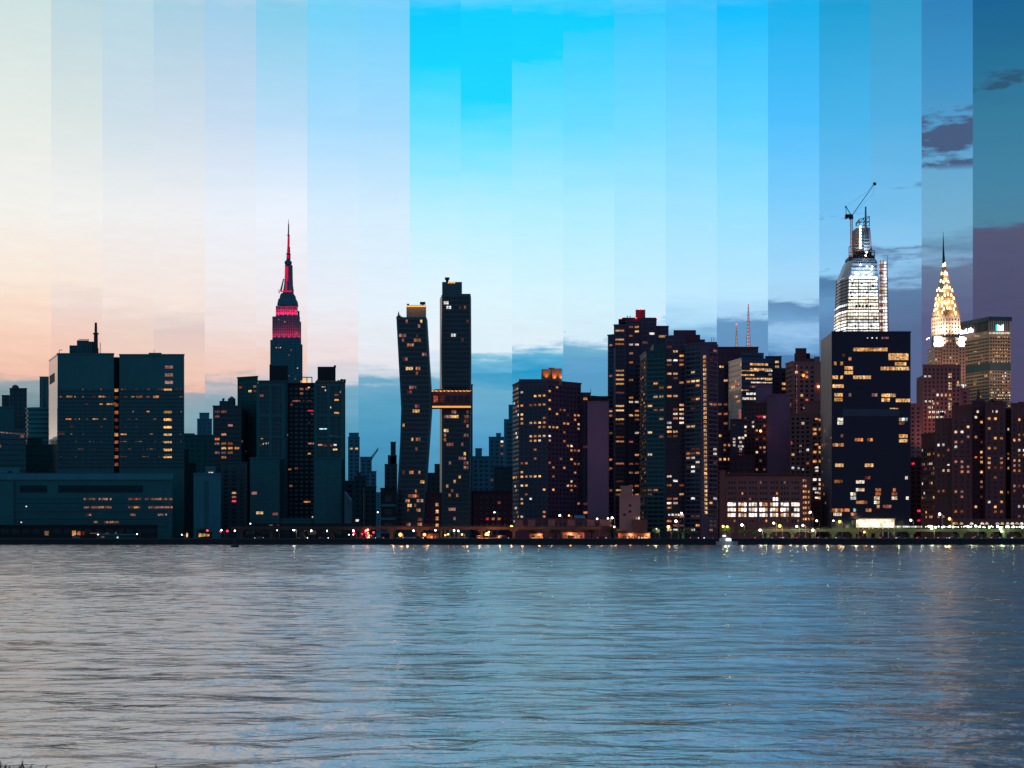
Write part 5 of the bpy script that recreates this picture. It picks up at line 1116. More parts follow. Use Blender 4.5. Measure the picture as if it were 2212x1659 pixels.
t_, z_ = a0.at(2088.5, 716); p_ = a0.pt(t_, z_) + Vector((*a0.n, 0)) * 2.2; o.location = p_ - Vector(q.root.location); o.rotation_euler = (math.radians(90), 0, math.atan2(a0.u.y, a0.u.x)); o.scale = (1.35, 1.0, 1)
for x in (2086, 2104, 2122, 2143, 2155, 2167, 2179):  # added fill spots in mid-air, standing in for city glow on the slab
    f = a0 if x < 2137 else a1; t_, z_ = f.at(x, 800); c_ = f.pt(t_, Z(800, MD)); spot(q.root, c_ + Vector((*f.n, 0)) * 70, f.pt(t_, Z(765, MD)), 20000, (1, .74, .50), 1.9, 1.0)
q.done()
# brown pier tower in front of the spire tower
q = Bld('office_tower', 'brown tower of vertical piers stepping down before the spire-topped skyscraper', 2035, 1560); q.glass = 'glass_plum'
n0 = q.mass([(1980.5, 1590), (1993, 1562)], 0, 'tan_brick', 30, z=Z(812, 1560))[0]; n1 = q.mass([(1993, 1560), (2075.5, 1560)], 789, 'tan_brick', 34)[0]; n2 = q.mass([(2075.5, 1566), (2094, 1566)], 840, 'tan_brick', 24)[0]; n3 = q.mass([(1964, 1545), (1991, 1545)], 873, 'tan_brick', 14)[0]
for f, p in ((n0, .02), (n1, .06), (n2, .1), (n3, .01)): q.win(f, 3.7, 3.3, .42, .55, p, ('gold', 'white', 'pink'), 2, pier='tan_brick', pw=1.1)
for y, xa, xb in ((813, 1998, 2015), (832, 2067, 2086), (867, 2000, 2018), (880, 2004, 2014), (890, 2004, 2044), (901, 2006, 2040), (944, 2007, 2026)):
    x = xa
    while x < xb: q.litpx(n1 if x < 2075 else n2, x, y, 3.2, 4.4, 'white' if y != 944 else 'gold'); x += 4.6
for y in (808, 814, 828, 834, 840, 862, 872, 878, 884): q.litpx(n1, 2050, y, 3.4, 4.2, 'white'); q.litpx(n1, 2055, y, 3.4, 4.2, 'gold')
for x in (1987, 2005, 2025, 2045, 2065, 2084): spot(q.root, (X(x, 1555), 1528, Z(980, 1555)), (X(x, 1555), 1560, Z(860, 1555)), 5000, (1, .55, .40), 1.8, 1.0)  # unseen spots added to bring city glow onto the piers
q.done()

# brick residential group at the right edge
q = Bld('apartment_complex', 'long dark brick apartment complex with a pointed roof turret and lit arches at street level', 2110, 1080); q.glass = 'glass_plum'
fl = []
for pts, tp, m, d in (([(1990, 1112), (2020, 1090)], 936, 'brick_dark', 30), ([(2020, 1090), (2056, 1086)], 905, 'brick_dark', 30), ([(2056, 1080), (2100, 1080)], 878, 'brick_dark', 34), ([(2100, 1092), (2128, 1092)], 868, 'plum_dark', 30), ([(2128, 1082), (2172, 1082)], 871, 'brick_dark', 34), ([(2172, 1094), (2184, 1094)], 884, 'plum_dark', 30), ([(2184, 1080), (2240, 1080)], 873, 'brick_dark', 34)):
    f = q.mass(pts, tp, m, d)[0]; fl.append(f)
    q.win(f, 3.0, 2.9, .40, .46, .26, ('warm', 'gold', 'dim', 'white', 'gold', 'pink'), 2, z0=GZ + 12, z1=f.z1 - 8, band=None)
    for k in range(int(f.len / 9)): q.part().rbox(f.pt(4 + k * 9, f.z1 - 8), f.u, f.n, .8, 18, .4, 'brick')
    q.part().rbox(f.pt(f.len / 2, f.z1 * .62), f.u, f.n, f.len, 1.0, .5, 'brick')
for a, c, y in ((2060, 2072, 869), (2066, 2070, 872), (2108, 2124, 862), (2134, 2166, 865), (2140, 2147, 861), (2200, 2230, 868), (2030, 2040, 895), (2084, 2096, 874)): q.box(a, c, y, 890, 1096, 'brick_dark', 12, 'roof_block')
q.part('turret').tube(P(2113.6, 866, 1096), P(2113.6, 850, 1096), 1.3, 'brick_dark', .8, 6); q.part('turret').tube(P(2113.6, 850, 1096), P(2113.6, 838, 1096), .9, 'brick_dark', .05, 6)
FA = Face((X(2030, 1074), 1074), (X(2240, 1074), 1074)); q.part('podium').box(X(2040, 1075), X(2240, 1075), 1074.2, 1080.5, GZ, Z(1121, 1075), 'brick')
for x in (2061, 2065.5, 2077, 2099, 2122, 2132, 2155, 2165, 2177, 2187, 2197, 2207):
    b = MB(); d = 1074; r = 4.3 / F * d * .9; zc = Z(1133, d); vs_ = [(X(x, d) + r * math.cos(math.pi * k / 8), d, zc + 1.25 * r * math.sin(math.pi * k / 8)) for k in range(9)]
    k = 0; b.v += vs_ + [(a_, c_ + .3, e_) for a_, c_, e_ in vs_]; b.f += [tuple(range(8, -1, -1))] + [(i, i + 1, 10 + i, 9 + i) for i in range(8)]; s_ = b.slot('white' if x > 2070 else 'gold'); b.m += [s_] * 9
    b.build('arch_window', q.root)
for x in (2112, 2143, 2153): q.litpx(fl[3] if x < 2130 else fl[4], x, 889 if x < 2130 else 889, 4, 5, 'white')
q.done()
block('apartment_building', 'dark brick block squeezed between the black slab and the brick complex', 1964, 1993, 990, 1172, 'brick_dark', .12, ('warm', 'red', 'dim'), 3, 3)

# ---------------------------------------------------------------- the waterfront
def viaduct(label, x0, x1, yt, yb, D, m, cols, bulbs=()):
    t = thing('elevated_highway', label, 'elevated highway', (X((x0 + x1) / 2, D), D, GZ))
    b = MB(); b.box(X(x0, D), X(x1, D), D, D + 14, Z(yb, D), Z(yt + 3, D), m)
    n = int((X(x1, D) - X(x0, D)) / 6)
    b.build('deck', t); b = MB(); b.box(X(x0, D), X(x1, D), D - .3, D, Z(yt + 3.4, D), Z(yt + .6, D), m); b.build('parapet', t)
    b = MB()
    for k in range(n): xx = X(x0, D) + k * 6; b.tube((xx, D - .1, Z(yt + 1, D)), (xx, D - .1, Z(yt - 2.2, D)), .07, m, n=4)
    b.tube((X(x0, D), D - .1, Z(yt - 2.2, D)), (X(x1, D), D - .1, Z(yt - 2.2, D)), .07, m, n=4); b.build('railing', t)
    for x in cols:
        b = MB(); b.box(X(x, D) - .9, X(x, D) + .9, D + 1, D + 3, GZ, Z(yb, D), m); b.box(X(x, D) - 2.2, X(x, D) + 2.2, D + .6, D + 13, Z(yb, D) - 1.0, Z(yb, D) + .02, m); b.box(X(x, D) - .7, X(x, D) + .7, D + 11, D + 12.6, GZ, Z(yb, D) - .9, m); b.build('column', t)
    return t
vr = viaduct('long green-lit elevated highway along the right half of the shore', 1640, 2300, 1141.5, 1148.5, 984, 'viaduct', (1660, 1713, 1757, 1801, 1846, 1879, 1895, 1970, 2078, 2137, 2172, 2215))
vl = viaduct('dark elevated highway in the shade below the twin towers', 500, 1300, 1137, 1144, 990, 'viaduct_dark', (520, 585, 650, 715, 780, 845, 905, 1040, 1110, 1180, 1250))
rr = random.Random(9)
for k in range(52):
    b = MB(); x = 2000 + k * 4.2 + rr.uniform(-3, 3); b.ball(P(x, 1138 + rr.uniform(-1.2, 1.2), 983.6), rr.choice([.18, .25, .3, .4, .6]), rr.choice(['lamp_green', 'lamp_green', 'lamp_cool', 'lamp_white']), 6, 4); b.build('string_light', vr)
for k in range(14): b = MB(); b.box(X(1933 + k * 4.3, 983), X(1936.6 + k * 4.3, 983), 983, 983.2, Z(1139.5, 983), Z(1136, 983), 'white' if k % 3 else 'cool'); b.build('lit_panel', vr)
def plight(p, e, col, r=.5, parent=None):
    b = bpy.data.lights.new('lamp_or_fill_light', 'POINT'); b.energy = e; b.color = col; b.shadow_soft_size = r
    o = bpy.data.objects.new('lamp_or_fill_light', b); COL.objects.link(o)
    o.parent = parent; o.location = Vector(p) - (Vector(parent.location) if parent else Vector())
# street lamps: pole, arm, lamp head
CL = {'w': ('lamp_white', (1, .85, .65)), 'o': ('lamp_orange', (1, .45, .12)), 'c': ('lamp_cool', (.8, .95, 1)), 'g': ('lamp_green', (.8, 1, .5))}
def lampproto(c):
    h = 9.0; P1 = MB(); P1.tube((0, 0, 0), (0, 0, h - .3), .16, 'pole', .1, 6); P1.tube((0, 0, h - .5), (-1.4, -.3, h), .07, 'pole', .06, 5); P1.tube((0, 0, 0), (0, 0, .8), .28, 'pole', .22, 6)
    H = MB(); H.box(-1.9, -1.1, -.55, -.1, h - .05, h + .15, 'pole'); G = MB(); G.ball((-1.5, -.34, h - .2), .55, CL[c][0], 8, 5)
    return P1.mesh('pole'), H.mesh('lamp_head'), G.mesh('bulb')
PROTO = {c: lampproto(c) for c in CL}
def street_lamp(label, px, py, D, c='w', e=0, size=1.0, group='street lamps along the far shore'):
    ztop = Z(py, D); s = max(.3, (ztop - GZ) / 8.8)
    t = thing('street_lamp', label, 'street lamp', (X(px, D) + 1.5 * s, D, GZ), group)
    for nm, me_ in zip(('pole', 'lamp_head', 'bulb'), PROTO[c]):
        o = bpy.data.objects.new(nm, me_); COL.objects.link(o); o.parent = t if nm != 'bulb' else hd; o.scale = (1, 1, 1)
        if nm == 'lamp_head': o.location = (0, 0, 9.0 * (s - 1)); hd = o
        if nm == 'pole': o.scale = (1, 1, s)
        if nm == 'bulb': o.scale = (size, size, size); o.location = Vector((-1.5, -.34, 8.8)) * (1 - size)
    if e: plight((X(px, D), D - 1.5, ztop - .6), e, CL[c][1], .6, t)
LAMPS = [
 ('small white lamp in front of the orange doorways under the hospital', 300, 1153, 1000, 'w', 0, .6), ('white lamp on the dark quay near the pale hut', 216, 1154, 996, 'w', 0, .5),
 ('small green-white lamp low on the dark quay left of the floating buoy', 397, 1160, 985, 'c', 0, .6), ('white lamp between two red lights left of the buoy', 481, 1145, 1000, 'c', 0, .8),
 ('white lamp just right of the buoy', 510, 1146, 1000, 'w', 0, .8), ('white lamp at the left foot of the three slabs', 541, 1131, 1020, 'c', 0, .6),
 ('white quay lamp below the podium, nearest the greenish one', 600, 1145, 1000, 'w', 0, .9), ('orange-tinted double lamp below the middle slab', 637, 1144, 1000, 'w', 300, 1.3),
 ('white quay lamp below the third slab, left of two', 675, 1146, 1000, 'w', 0, .9), ('white quay lamp below the third slab, right of two', 710, 1146, 1000, 'c', 0, .9),
 ('white lamp with a short companion at the gable house', 766, 1146, 1000, 'w', 0, 1.0), ('low white lamp under the lamp beside the gable house', 768, 1154, 990, 'w', 0, .8),
 ('tall thin lamp in the canyon left of the bent tower', 812, 1107, 1020, 'w', 0, .6), ('low white lamp left of the red brake lights', 758, 1160, 985, 'w', 0, .5),
 ('white lamp at the garage left corner, below the bent tower', 848, 1145, 1000, 'w', 0, 1.0), ('white lamp below the bent tower doorway', 896, 1146, 1000, 'c', 0, .9),
 ('white lamp directly left of the domed pavilion', 943, 1145, 1000, 'w', 0, .9), ('big orange lamp below the bent tower', 869, 1156, 985, 'o', 900, 1.7),
 ('orange lamp left of the domed pavilion', 921, 1157, 985, 'o', 700, 1.4), ('brightest orange lamp right of the domed pavilion', 1056, 1156, 985, 'o', 2200, 2.1),
 ('yellow lamp right beside the dome', 1002, 1154, 985, 'o', 300, .9), ('small white lamp above the brightest orange one', 1059, 1149, 990, 'w', 0, .8),
 ('tall lamp on a pole right of the domed pavilion', 1064, 1107, 1010, 'w', 0, .7), ('orange-white lamp at the left end of the garage strip', 1106, 1137, 1000, 'o', 700, 1.2),
 ('white lamp on the roof of the garage strip', 1206, 1114, 1050, 'w', 0, 1.1), ('yellow lamp on the garage roof beside the billboard', 1226, 1114, 1050, 'o', 0, .8),
 ('white lamp below the blank slab, left of the cluster', 1288, 1121, 1045, 'w', 0, .9), ('white lamp below the blank slab, middle of the cluster', 1311, 1120, 1045, 'w', 0, .8), ('large white lamp below the blank slab, right of the cluster', 1320, 1119, 1045, 'w', 300, 1.1),
 ('low white lamp at the foot of the pink stone block', 1328, 1138, 1000, 'w', 0, .8), ('orange lamp over the lit terrace below the pink block', 1382, 1155, 985, 'o', 500, 1.2),
 ('white-green lamp over the first lit tree', 1420, 1143, 992, 'w', 500, .8), ('orange lamp between the lit trees', 1445, 1138, 1000, 'o', 700, 1.5), ('white lamp on a short post before the wide tower', 1459, 1126, 1010, 'w', 300, 1.3), ('tall white lamp post before the wide tower', 1468, 1109, 1020, 'w', 0, 1.0),
 ('orange lamp over the bright green tree, left of the pair', 1563, 1137, 1000, 'o', 900, 1.2), ('orange lamp over the bright green tree, right of the pair', 1572, 1138, 1000, 'o', 900, 1.2),
 ('white lamp at the left foot of the long tan building', 1603, 1134, 1010, 'w', 500, 1.3), ('yellow lamp low beside the highway at the long tan building', 1644, 1145, 980, 'w', 500, 1.2), ('orange-white lamp on the highway edge near the tan building middle', 1671, 1130, 984, 'w', 300, 1.1), ('yellow lamp on the highway at the tan building middle', 1685, 1136, 982, 'o', 700, 1.5),
 ('white lamp on the highway, left of two near the tan building end', 1722, 1137, 982, 'w', 300, 1.1), ('white lamp on the highway, right of two near the tan building end', 1735, 1135, 982, 'w', 300, 1.1), ('tall white lamp post at the right end of the tan building', 1746, 1107, 1000, 'w', 0, 1.1), ('bright yellow lamp under the highway left of the black slab', 1758, 1145, 979, 'w', 500, 1.3),
 ('white lamp at the left corner of the black slab', 1763, 1125, 1010, 'w', 0, 1.0), ('orange lamp in front of the black slab', 1813, 1127, 1010, 'o', 700, 1.4), ('pale lamp left of the orange one by the black slab', 1799, 1125, 1015, 'w', 0, .8), ('orange lamp under the highway by the lobby', 1870, 1149, 980, 'o', 300, 1.0), ('white lamp right of the glowing lobby', 1966, 1124, 1010, 'w', 300, 1.1),
 ('tall white lamp post at the left of the brick complex', 2026, 1111, 1000, 'w', 300, 1.3), ('orange lamp at the left of the brick complex', 2049, 1121, 1010, 'o', 1500, 1.4), ('green-white lamp hanging on the highway edge, right of the black slab', 2014, 1141, 981, 'g', 700, 1.3), ('green-white lamp on the highway near its right column', 2163, 1142, 981, 'g', 900, 1.4), ('low green-white lamp under the one near the right column', 2166, 1147, 980, 'g', 600, 1.2),
 ('white lamp at the middle of the string of lights', 2108, 1136, 982, 'g', 400, 1.1)]
for L in LAMPS: street_lamp(*L)
for k, (px, lab) in enumerate(((1654, 'left of the first green pillar'), (1708, 'right of the first green pillar'), (1789, 'below the black slab left edge'), (1850, 'left of the lobby pillar'), (1942, 'right of the lobby pillar'), (2100, 'below the brick complex middle'), (2190, 'near the right end of the road'), (1682, ''), (1740, ''), (1820, ''), (1885, ''), (1992, ''), (2045, ''), (2145, ''))):
    plight((X(px, 976), 976, 11), 800, (.9, 1, .45) if px > 1900 else (1, .85, .45), .5, vr)
for px in (1010, 1036, 1080, 1105, 1128, 1165, 1190, 1232, 1272, 1300, 1330, 1362, 1400): plight((X(px, 976), 974, GZ + 2.4), 1100, (1, .42, .14), .5, vl)  # added orange fill without fixtures, for the warm shoreline glow
for px in (880, 925, 850): plight((X(px, 976), 976, GZ + 2.4), 600, (1, .40, .16), .5, vl)  # more added glow points without fixtures, below the bent tower
# traffic signals
for px, py, lab in ((448, 1146, 'red traffic signal on the dark quay, left of three'), (477, 1147.5, 'red traffic signal on the dark quay, middle of three'), (491, 1147, 'red traffic signal right above the buoy'), (765, 1152, 'red traffic signal beside the gable house'), (807, 1150, 'red traffic signal at the canyon mouth'), (1747, 1148.5, 'red signal under the highway right of the tan building')):
    D = 988; t = thing('traffic_signal', lab, 'traffic light', (X(px, D), D, GZ), 'traffic signals on the far shore')
    b = MB(); b.tube((X(px, D), D, GZ), (X(px, D), D, Z(py + 4, D)), .1, 'pole'); b.build('pole', t); b = MB(); b.box(X(px, D) - .3, X(px, D) + .3, D, D + .4, Z(py + 4, D), Z(py - 2, D), 'steel_dark'); hs = b.build('housing', t); b = MB(); b.ball((X(px, D), D - .2, Z(py, D)), .55, 'lamp_red', 8, 5); b.build('lens', hs)
# festive red tree lights
t = thing('decorated_tree', 'small tree wrapped in red lights at the canyon mouth', 'tree', (X(792, 990), 990, GZ)); b = MB(); b.tube((X(792, 990), 990, GZ), (X(792, 990), 990, Z(1140, 990)), .2, 'bark', .06)
rr = random.Random(14)
for k in range(8): b.tube((X(792, 990), 990, GZ + 2 + k * .4), (X(792 + rr.uniform(-12, 12), 990), 990 + rr.uniform(-2, 2), Z(rr.uniform(1142, 1160), 990)), .07, 'bark', .03, 4)
b.build('trunk', t)
for k in range(34): b = MB(); yy = rr.uniform(1143, 1168); b.ball(P(793 + rr.gauss(0, 1) * (2 + (yy - 1140) * .22), yy, 989 + rr.uniform(-1, 1)), rr.uniform(.18, .42), rr.choice(['lamp_red', 'lamp_red', 'lamp_red', 'lamp_orange', 'lamp_green']), 6, 4); b.build('light_bulb', t)
# trees
def crown_mesh(seed, m='leaf'):
    rr = random.Random(seed); b = MB(); lob = [(rr.uniform(-1.6, 1.6), rr.uniform(-1.3, 1.3), rr.uniform(-.9, 1.2), rr.uniform(.8, 1.5)) for _ in range(9)]
    for k in range(520):
        x, y, z, r = rr.choice(lob); a, c = rr.uniform(0, 6.28), rr.uniform(-1, 1); rad = r * rr.uniform(.5, 1) ** .5; s = math.sqrt(1 - c * c)
        p = Vector((x + rad * s * math.cos(a), y + rad * s * math.sin(a), z + rad * c * .8)); e = Vector((rr.gauss(0, 1), rr.gauss(0, 1), rr.gauss(0, 1))).normalized(); g = e.orthogonal().normalized(); w = rr.uniform(.13, .28)
        b.poly([p - e * w, p + g * w * .6, p + e * w, p - g * w * .6], m)
    return b.mesh('crown')
def trunk_mesh(seed):
    rr = random.Random(seed); b = MB(); b.tube((0, 0, 0), (.1, 0, 3), .22, 'bark', .15, 7)
    for k in range(5): a = k * 1.3; b.tube((.1, 0, 2.2 + .2 * k), (1.3 * math.cos(a), 1.1 * math.sin(a), 3.6 + .3 * k), .1, 'bark', .03, 5)
    return b.mesh('trunk')
CR = [crown_mesh(i) for i in range(4)]; TR = [trunk_mesh(i) for i in range(2)]
TREES = [(1416, 1140, 22, 990, 'small tree lit yellow-green by a lamp below the tallest tower'), (1491, 1139, 34, 992, 'dim wide tree below the lit stair tower'), (1462, 1142, 22, 994, 'dim tree left of the green-lit post'), (1570, 1137, 40, 990, 'bright green lamp-lit tree behind the white boat'), (1604, 1142, 28, 988, 'dark tree just right of the lamp-lit tree'), (1630, 1144, 26, 988, 'dark bushy tree before the long tan building'), (1200, 1139, 34, 1005, 'dark tree at the left of the garage strip'), (1240, 1138, 36, 1008, 'dark tree before the middle of the garage strip'), (1278, 1139, 34, 1006, 'dark tree before the right of the garage strip'), (1316, 1139, 34, 1004, 'dark tree left of the pink stone block foot'), (1344, 1143, 26, 1000, 'dark tree beside the lit terrace'), (1842, 1131, 16, 1012, 'small lamp-lit shrub tree left of the glowing lobby'), (1150, 1141, 30, 1004, 'dark tree left of the garden lights'), (724, 1146, 26, 1008, 'dark tree below the third slab'), (560, 1146, 30, 1006, 'dark tree below the left slab'), (440, 1140, 40, 1012, 'dark tree below the windowless pale block')]
for i, (px, top, w, D, lab) in enumerate(TREES):
    t = thing('tree', lab, 'tree', (X(px, D), D, GZ), 'trees along the far shore'); H = Z(top, D) - GZ; wm_ = w / F * D
    o = bpy.data.objects.new('trunk', TR[i % 2]); COL.objects.link(o); o.parent = t; o.scale = (wm_ / 5, wm_ / 5, H / 5.2)
    o = bpy.data.objects.new('crown', CR[i % 4]); COL.objects.link(o); o.parent = t; o.location = (0, 0, H * .66); o.scale = (wm_ / 5, wm_ / 5, H * .34 / 2.1); o.rotation_euler = (0, 0, i * 1.1)
for x, e in ((1416, 700), (1570, 1600), (1566, 900), (1842, 300)): plight((X(x, 984), 984, Z(1139, 984)), e, (1, .95, .35), .4, vr)
# cars
def carmeshes(m):
    b = MB(); pr_ = [(-2.2, .35), (2.2, .35), (2.25, .75), (1.3, .95), (.75, 1.42), (-.95, 1.45), (-1.7, .98), (-2.25, .9)]
    k = len(b.v); n = len(pr_); b.v += [(x, -.86, z) for x, z in pr_] + [(x, .86, z) for x, z in pr_]; b.f += [tuple(range(n)), tuple(range(2 * n - 1, n - 1, -1))] + [(i, n + i, n + (i + 1) % n, (i + 1) % n) for i in range(n)]; b.m += [b.slot(m)] * (n + 2)
    g = MB(); g.hexa([(-1.5, -.88, .98), (1.15, -.88, .98), (1.15, -.87, .99), (-1.5, -.87, .99), (-.95, -.88, 1.38), (.7, -.88, 1.36), (.7, -.87, 1.36), (-.95, -.87, 1.38)], 'glass')
    w = MB(); w.tube((0, -.1, 0), (0, .1, 0), .33, 'rubber', n=12)
    return b.mesh('body'), g.mesh('side_window'), w.mesh('wheel')
CM = {c: carmeshes('car_' + c) for c in ('red', 'grey', 'blue')}
tl = MB(); tl.box(-.07, .07, -.18, .18, -.14, .14, 'taillight'); TLm = tl.mesh('taillight'); hl = MB(); hl.box(-.07, .07, -.18, .18, -.12, .12, 'headlight'); HLm = hl.mesh('headlight')
rr = random.Random(33)
CARS = [(560, 'left of the greenish quay lamps'), (655, 'below the middle slab'), (700, 'below the third slab'), (820, 'under the dark highway left of the bent tower'), (905, 'under the bent tower'), (1090, 'right of the brightest orange lamp'), (1180, 'behind the garden lights'), (1300, 'before the blank slab'), (1500, 'below the lit stair tower'), (1530, 'left of the white boat'), (1640, 'at the left end of the green-lit highway'), (1676, 'just right of the first highway pillar'), (1700, 'between the first two highway pillars'), (1730, 'right of the tan building lamps'), (1775, 'below the black slab left corner'), (1815, 'left of the lobby'), (1862, 'in front of the lobby left end'), (1910, 'in front of the lobby right end'), (1945, 'right of the lobby'), (1990, 'under the string lights start'), (2035, 'below the tall lamp of the brick complex'), (2060, 'below the first lit arches'), (2110, 'under the turret'), (2150, 'left of the right highway pillar'), (2195, 'at the far right end')]
for i, (px, lab) in enumerate(CARS):
    c = ('grey', 'red', 'blue')[i % 3]; D = 966 + (i % 3) * 3.4; dirx = 1 if i % 3 else -1
    t = thing('car', {'grey': 'grey', 'red': 'dark red', 'blue': 'dark blue'}[c] + ' car on the riverside road ' + lab, 'car', (X(px, D), D, GZ + .06), 'cars on the riverside road'); t.rotation_euler = (0, 0, 0 if dirx > 0 else math.pi)
    for nm, me_, loc in (('body', CM[c][0], (0, 0, 0)), ('side_window', CM[c][1], (0, 0, 0)), ('wheel', CM[c][2], (1.4, -.8, .33)), ('wheel', CM[c][2], (-1.4, -.8, .33)), ('wheel', CM[c][2], (1.4, .8, .33)), ('wheel', CM[c][2], (-1.4, .8, .33)), ('taillight', TLm, (-2.27, -.62, .78)), ('taillight', TLm, (-2.27, .62, .78)), ('headlight', HLm, (2.27, -.62, .66)), ('headlight', HLm, (2.27, .62, .66))):
        o = bpy.data.objects.new(nm, me_); COL.objects.link(o); o.parent = t; o.location = loc
    if px > 1600: plight((X(px, D) - 3 * dirx, D - 1.5, GZ + .9), 60, (1, .08, .08), .3, t)
# guard wall along the riverside road
t = thing('guard_rail', 'long low pale guard rail between the riverside road and the seawall', 'guard rail', (X(1650, 960), 960, GZ)); b = MB(); b.box(X(1600, 960), X(2300, 960), 960, 960.3, GZ, GZ + .75, 'rose'); b.build('rail', t)
b = MB()
for k in range(36): b.box(X(1605 + k * 19, 959.7), X(1605 + k * 19, 959.7) + .4, 959.7, 960.1, GZ, GZ + 1.0, 'viaduct'); 
b.build('post', t)
# pavilion with shallow dome
D = 992; t = thing('pavilion', 'open riverside pavilion with a shallow pale blue dome roof', 'pavilion', (X(971, D), D, GZ)); b = MB()
for k in range(12):
    for j in range(3):
        def dp(jj, kk): r_ = 5.7 * math.cos(jj * math.pi / 6.2); return (X(971, D) + r_ * math.cos(kk * math.pi / 6), D + 5.7 + r_ * math.sin(kk * math.pi / 6), Z(1145, D) + 1.7 * math.sin(jj * math.pi / 6.2))
        b.poly([dp(j, k), dp(j, k + 1), dp(j + 1, k + 1), dp(j + 1, k)], 'blue_paint_or_haze')
b.build('dome', t); b = MB()
for k in range(12): b.tube((X(971, D) + 5.4 * math.cos(k * math.pi / 6), D + 5.7 + 5.4 * math.sin(k * math.pi / 6), GZ), (X(971, D) + 5.4 * math.cos(k * math.pi / 6), D + 5.7 + 5.4 * math.sin(k * math.pi / 6), Z(1145, D)), .18, 'pole'); 
b.build('column', t)
for x, y in ((968, 1154), (990, 1147), (981, 1146), (962, 1156)): b = MB(); b.ball(P(x, y, D), .45, 'lamp_white' if y < 1150 else 'lamp_orange', 6, 4); b.build('bulb', t)
plight((X(970, D), D + 3, 7), 200, (1, .6, .25), .4, t)
# lit riverside terrace, kiosk and huts
def hut(name, label, x0, x1, yt, D, m, lits, cat='building'):
    q = Bld(name, label, (x0 + x1) / 2, D, cat=cat); f = q.mass([(x0, D), (x1, D)], yt, m, 5, cap=False)[0]; q.part('roof').box(X(x0, D) - .4, X(x1, D) + .4, D - .5, D + 5.5, Z(yt, D) + .02, Z(yt, D) + .4, 'roof_dark')
    for x, y, w, h, pl in lits: q.litpx(f, x, y, w, h, pl)
    q.win(f, 2, 2, .4, .4, 0, z0=GZ + .5, z1=GZ + 2.5); q.done()
hut('garden_shed', 'small shed glowing orange right below the crowned apartment tower', 1144, 1172, 1153, 975, 'brick', [(1160, 1161, 11, 9, 'gold'), (1151, 1163, 5, 4, 'warm')])
hut('boat_house', 'low house with a dim yellow-green lit front below the garage strip', 1214, 1262, 1150, 975, 'tan_brick', [(1221, 1160, 8, 10, 'dim'), (1232, 1161, 10, 10, 'dim'), (1248, 1159, 12, 8, 'warm'), (1240, 1153, 14, 1.4, 'white')])
hut('terrace_bar', 'riverside terrace bar crowded with warm lights below the pink stone block', 1336, 1404, 1152, 975, 'brick', [(1343 + k * 6.2, 1158 + (k * 7 % 5), 3.4, 4, ('gold', 'warm', 'white', 'gold')[k % 4]) for k in range(10)] + [(1380, 1165, 3, 6, 'gold'), (1394, 1162, 8, 4, 'white')])
hut('roadside_shed', 'low shed with a row of bright lights below the windowless pale block', 426, 458, 1151, 990, 'roof_dark', [(430 + k * 2.4, 1156, 1.6, 8 - k * .4, 'gold') for k in range(10)])
hut('ticket_booth', 'tiny booth with one tall orange-white lit doorway left of the roadside shed', 398, 411, 1149, 990, 'roof_dark', [(404, 1156, 3.4, 9, 'gold')])
hut('heliport_hut', 'low hut glowing orange beside the brightest orange lamp', 1030, 1092, 1158, 975, 'brick', [(1036 + k * 6, 1163, 2, 2, 'gold') for k in range(6)] + [(1048, 1164, 10, 4, 'warm'), (1078, 1160, 3, 3, 'white'), (1084, 1161, 3, 3, 'white')])
hut('terminal_building', 'low red-orange lit terminal left of the domed pavilion', 925, 948, 1153, 985, 'brick', [(932, 1161, 6, 7, 'warm'), (940, 1162, 5, 7, 'dim')])
# green lit post, boat, buoy
t = thing('sign_post', 'short green-yellow lit pillar between the dim trees', 'pillar', (X(1475, 972), 972, GZ)); b = MB(); b.box(X(1473.5, 972), X(1476.5, 972), 972, 973, GZ, Z(1151, 972), 'leaf'); b.box(X(1473.2, 972), X(1476.8, 972), 971.8, 973.2, Z(1151, 972), Z(1150, 972), 'viaduct'); b.build('pillar', t)
plight((X(1475, 970), 969.5, GZ + 1), 120, (.7, 1, .15), .3, t)
bx, by = X(1572, 935), 935.0
t = thing('boat', 'white motor yacht with a glaring cabin light moored at the seawall', 'boat', (bx, by, 0)); hl_ = [(-5.8, 0), (-5.8, 1.5), (2, 1.6), (5.2, .2), (2, -1.2), (-5.8, -1.4)]
b = MB(); b.prism([(bx + x, by + y) for x, y in hl_][::-1], -.4, 1.9, 'boat_paint', [(bx + x * 1.06, by + y * 1.15) for x, y in hl_][::-1]); b.build('hull', t)
b = MB(); b.prism([(bx - 4, by - 1), (bx + 2.2, by - .9), (bx + 2.2, by + 1.1), (bx - 4, by + 1.1)], 1.91, 3.9, 'boat_paint', [(bx - 3.8, by - .8), (bx + 1, by - .7), (bx + 1, by + .9), (bx - 3.8, by + .9)]); b.box(bx - 3.6, bx + .2, by - .7, by + .8, 4.1, 4.3, 'boat_paint'); b.box(bx - 3, bx - .6, by - .6, by + .7, 4.3, 5.4, 'boat_paint'); cbn = b.build('cabin', t)
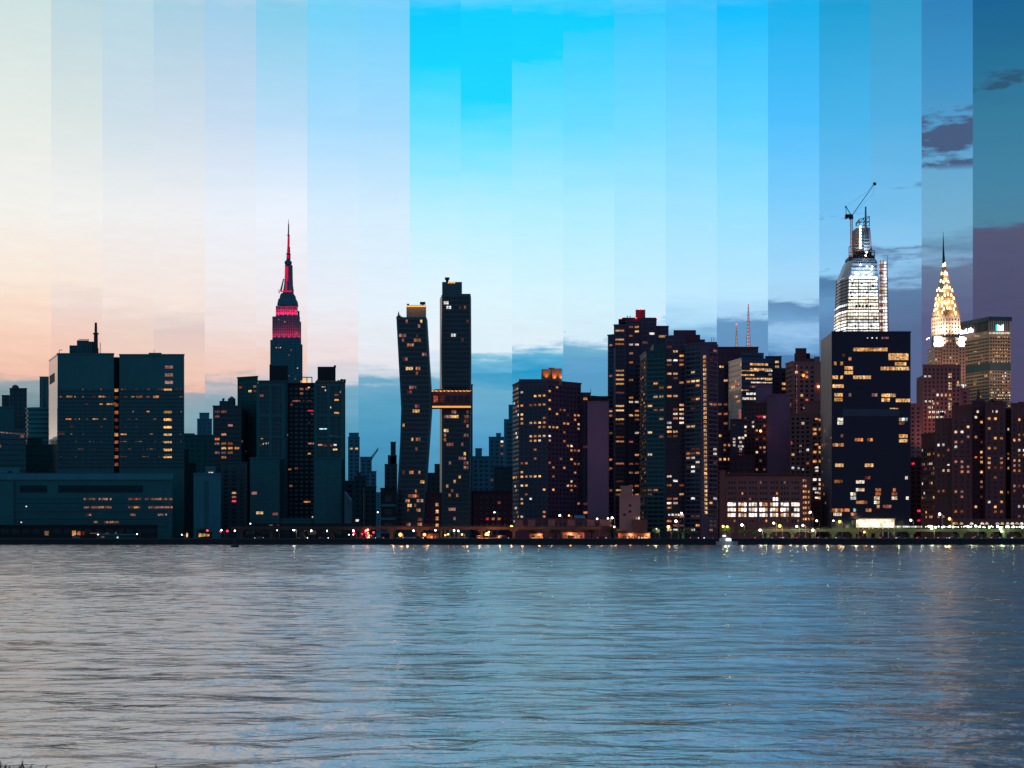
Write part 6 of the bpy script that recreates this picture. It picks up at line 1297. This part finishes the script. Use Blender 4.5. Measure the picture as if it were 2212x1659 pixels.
b = MB(); b.box(bx - 1.0, bx + 1.6, by - 1.0, by - .93, 2.3, 3.4, 'glow_white'); b.build('cabin_window', cbn); b = MB(); b.box(bx - 4.6, bx - 3.9, by - 1.3, by - 1.1, 2.4, 3, 'cool'); b.box(bx - 2.6, bx - 1.4, by - .72, by - .64, 4.5, 5.2, 'glow_white'); b.build('lamp', t); b = MB(); b.tube((bx - 2, by, 5.4), (bx - 2, by, 8), .08, 'pole'); b.build('mast', t)
plight((bx + .3, by - 3.5, 3.5), 160, (.95, 1, .95), .4, t)
D = 770.0
t = thing('buoy', 'small dark channel buoy floating off the far shore on the left', 'buoy', (X(507, D), D, 0)); x = X(507, D); b = MB(); b.tube((x, D, -.3), (x, D, 1.05), 1.85, 'steel_dark', 1.8, 14); b.build('float', t); b = MB()
for a in range(4): b.tube((x + .9 * math.cos(a * 1.57 + .78), D + .9 * math.sin(a * 1.57 + .78), .7), (x + .25 * math.cos(a * 1.57 + .78), D + .25 * math.sin(a * 1.57 + .78), 3.0), .09, 'steel_dark', n=5)
b.box(x - .45, x + .45, D - .45, D + .45, 1.5, 2.3, 'steel_dark'); b.tube((x, D, 3), (x, D, 3.4), .3, 'steel_dark'); b.build('tower', t)
# weeds on the near bank
rr = random.Random(77)
b = MB(); b.box(-9, 9, 4.2, 13, -3, 3.6, 'land'); tag(b.build('near_bank'), kind='structure')
for i, (px, py, n, lab) in enumerate(((12, 1641, 26, 'tallest tuft of dark weeds in the bottom left corner, out of focus'), (64, 1643, 22, 'dark weed tuft just right of the corner, out of focus'), (338, 1650, 10, 'small lone dark weed tip at the bottom edge, out of focus'))):
    D = 9.5 + i * .4; x = X(px, D); top = Z(py, D); t = thing('weed', lab, 'weed', (x, D, 3.6)); b = MB()
    for k in range(n):
        dx_ = rr.gauss(0, .06 if i < 2 else .02); hh = rr.uniform(.75, 1.0); zt_ = 3.6 + (top - 3.6) * hh; b.tube((x + dx_ * .4, D + rr.uniform(-.05, .05), 3.6), (x + dx_, D, zt_ - .03), .004, 'weed', .003, 4)
        for j in range(4): b.tube((x + dx_ * (.75 + .07 * j), D, zt_ - .16 + .035 * j), (x + dx_ + rr.uniform(-.04, .04), D + rr.uniform(-.03, .03), zt_ - .08 + .03 * j), .008, 'weed', .003, 4)
    b.build('stalks', t)
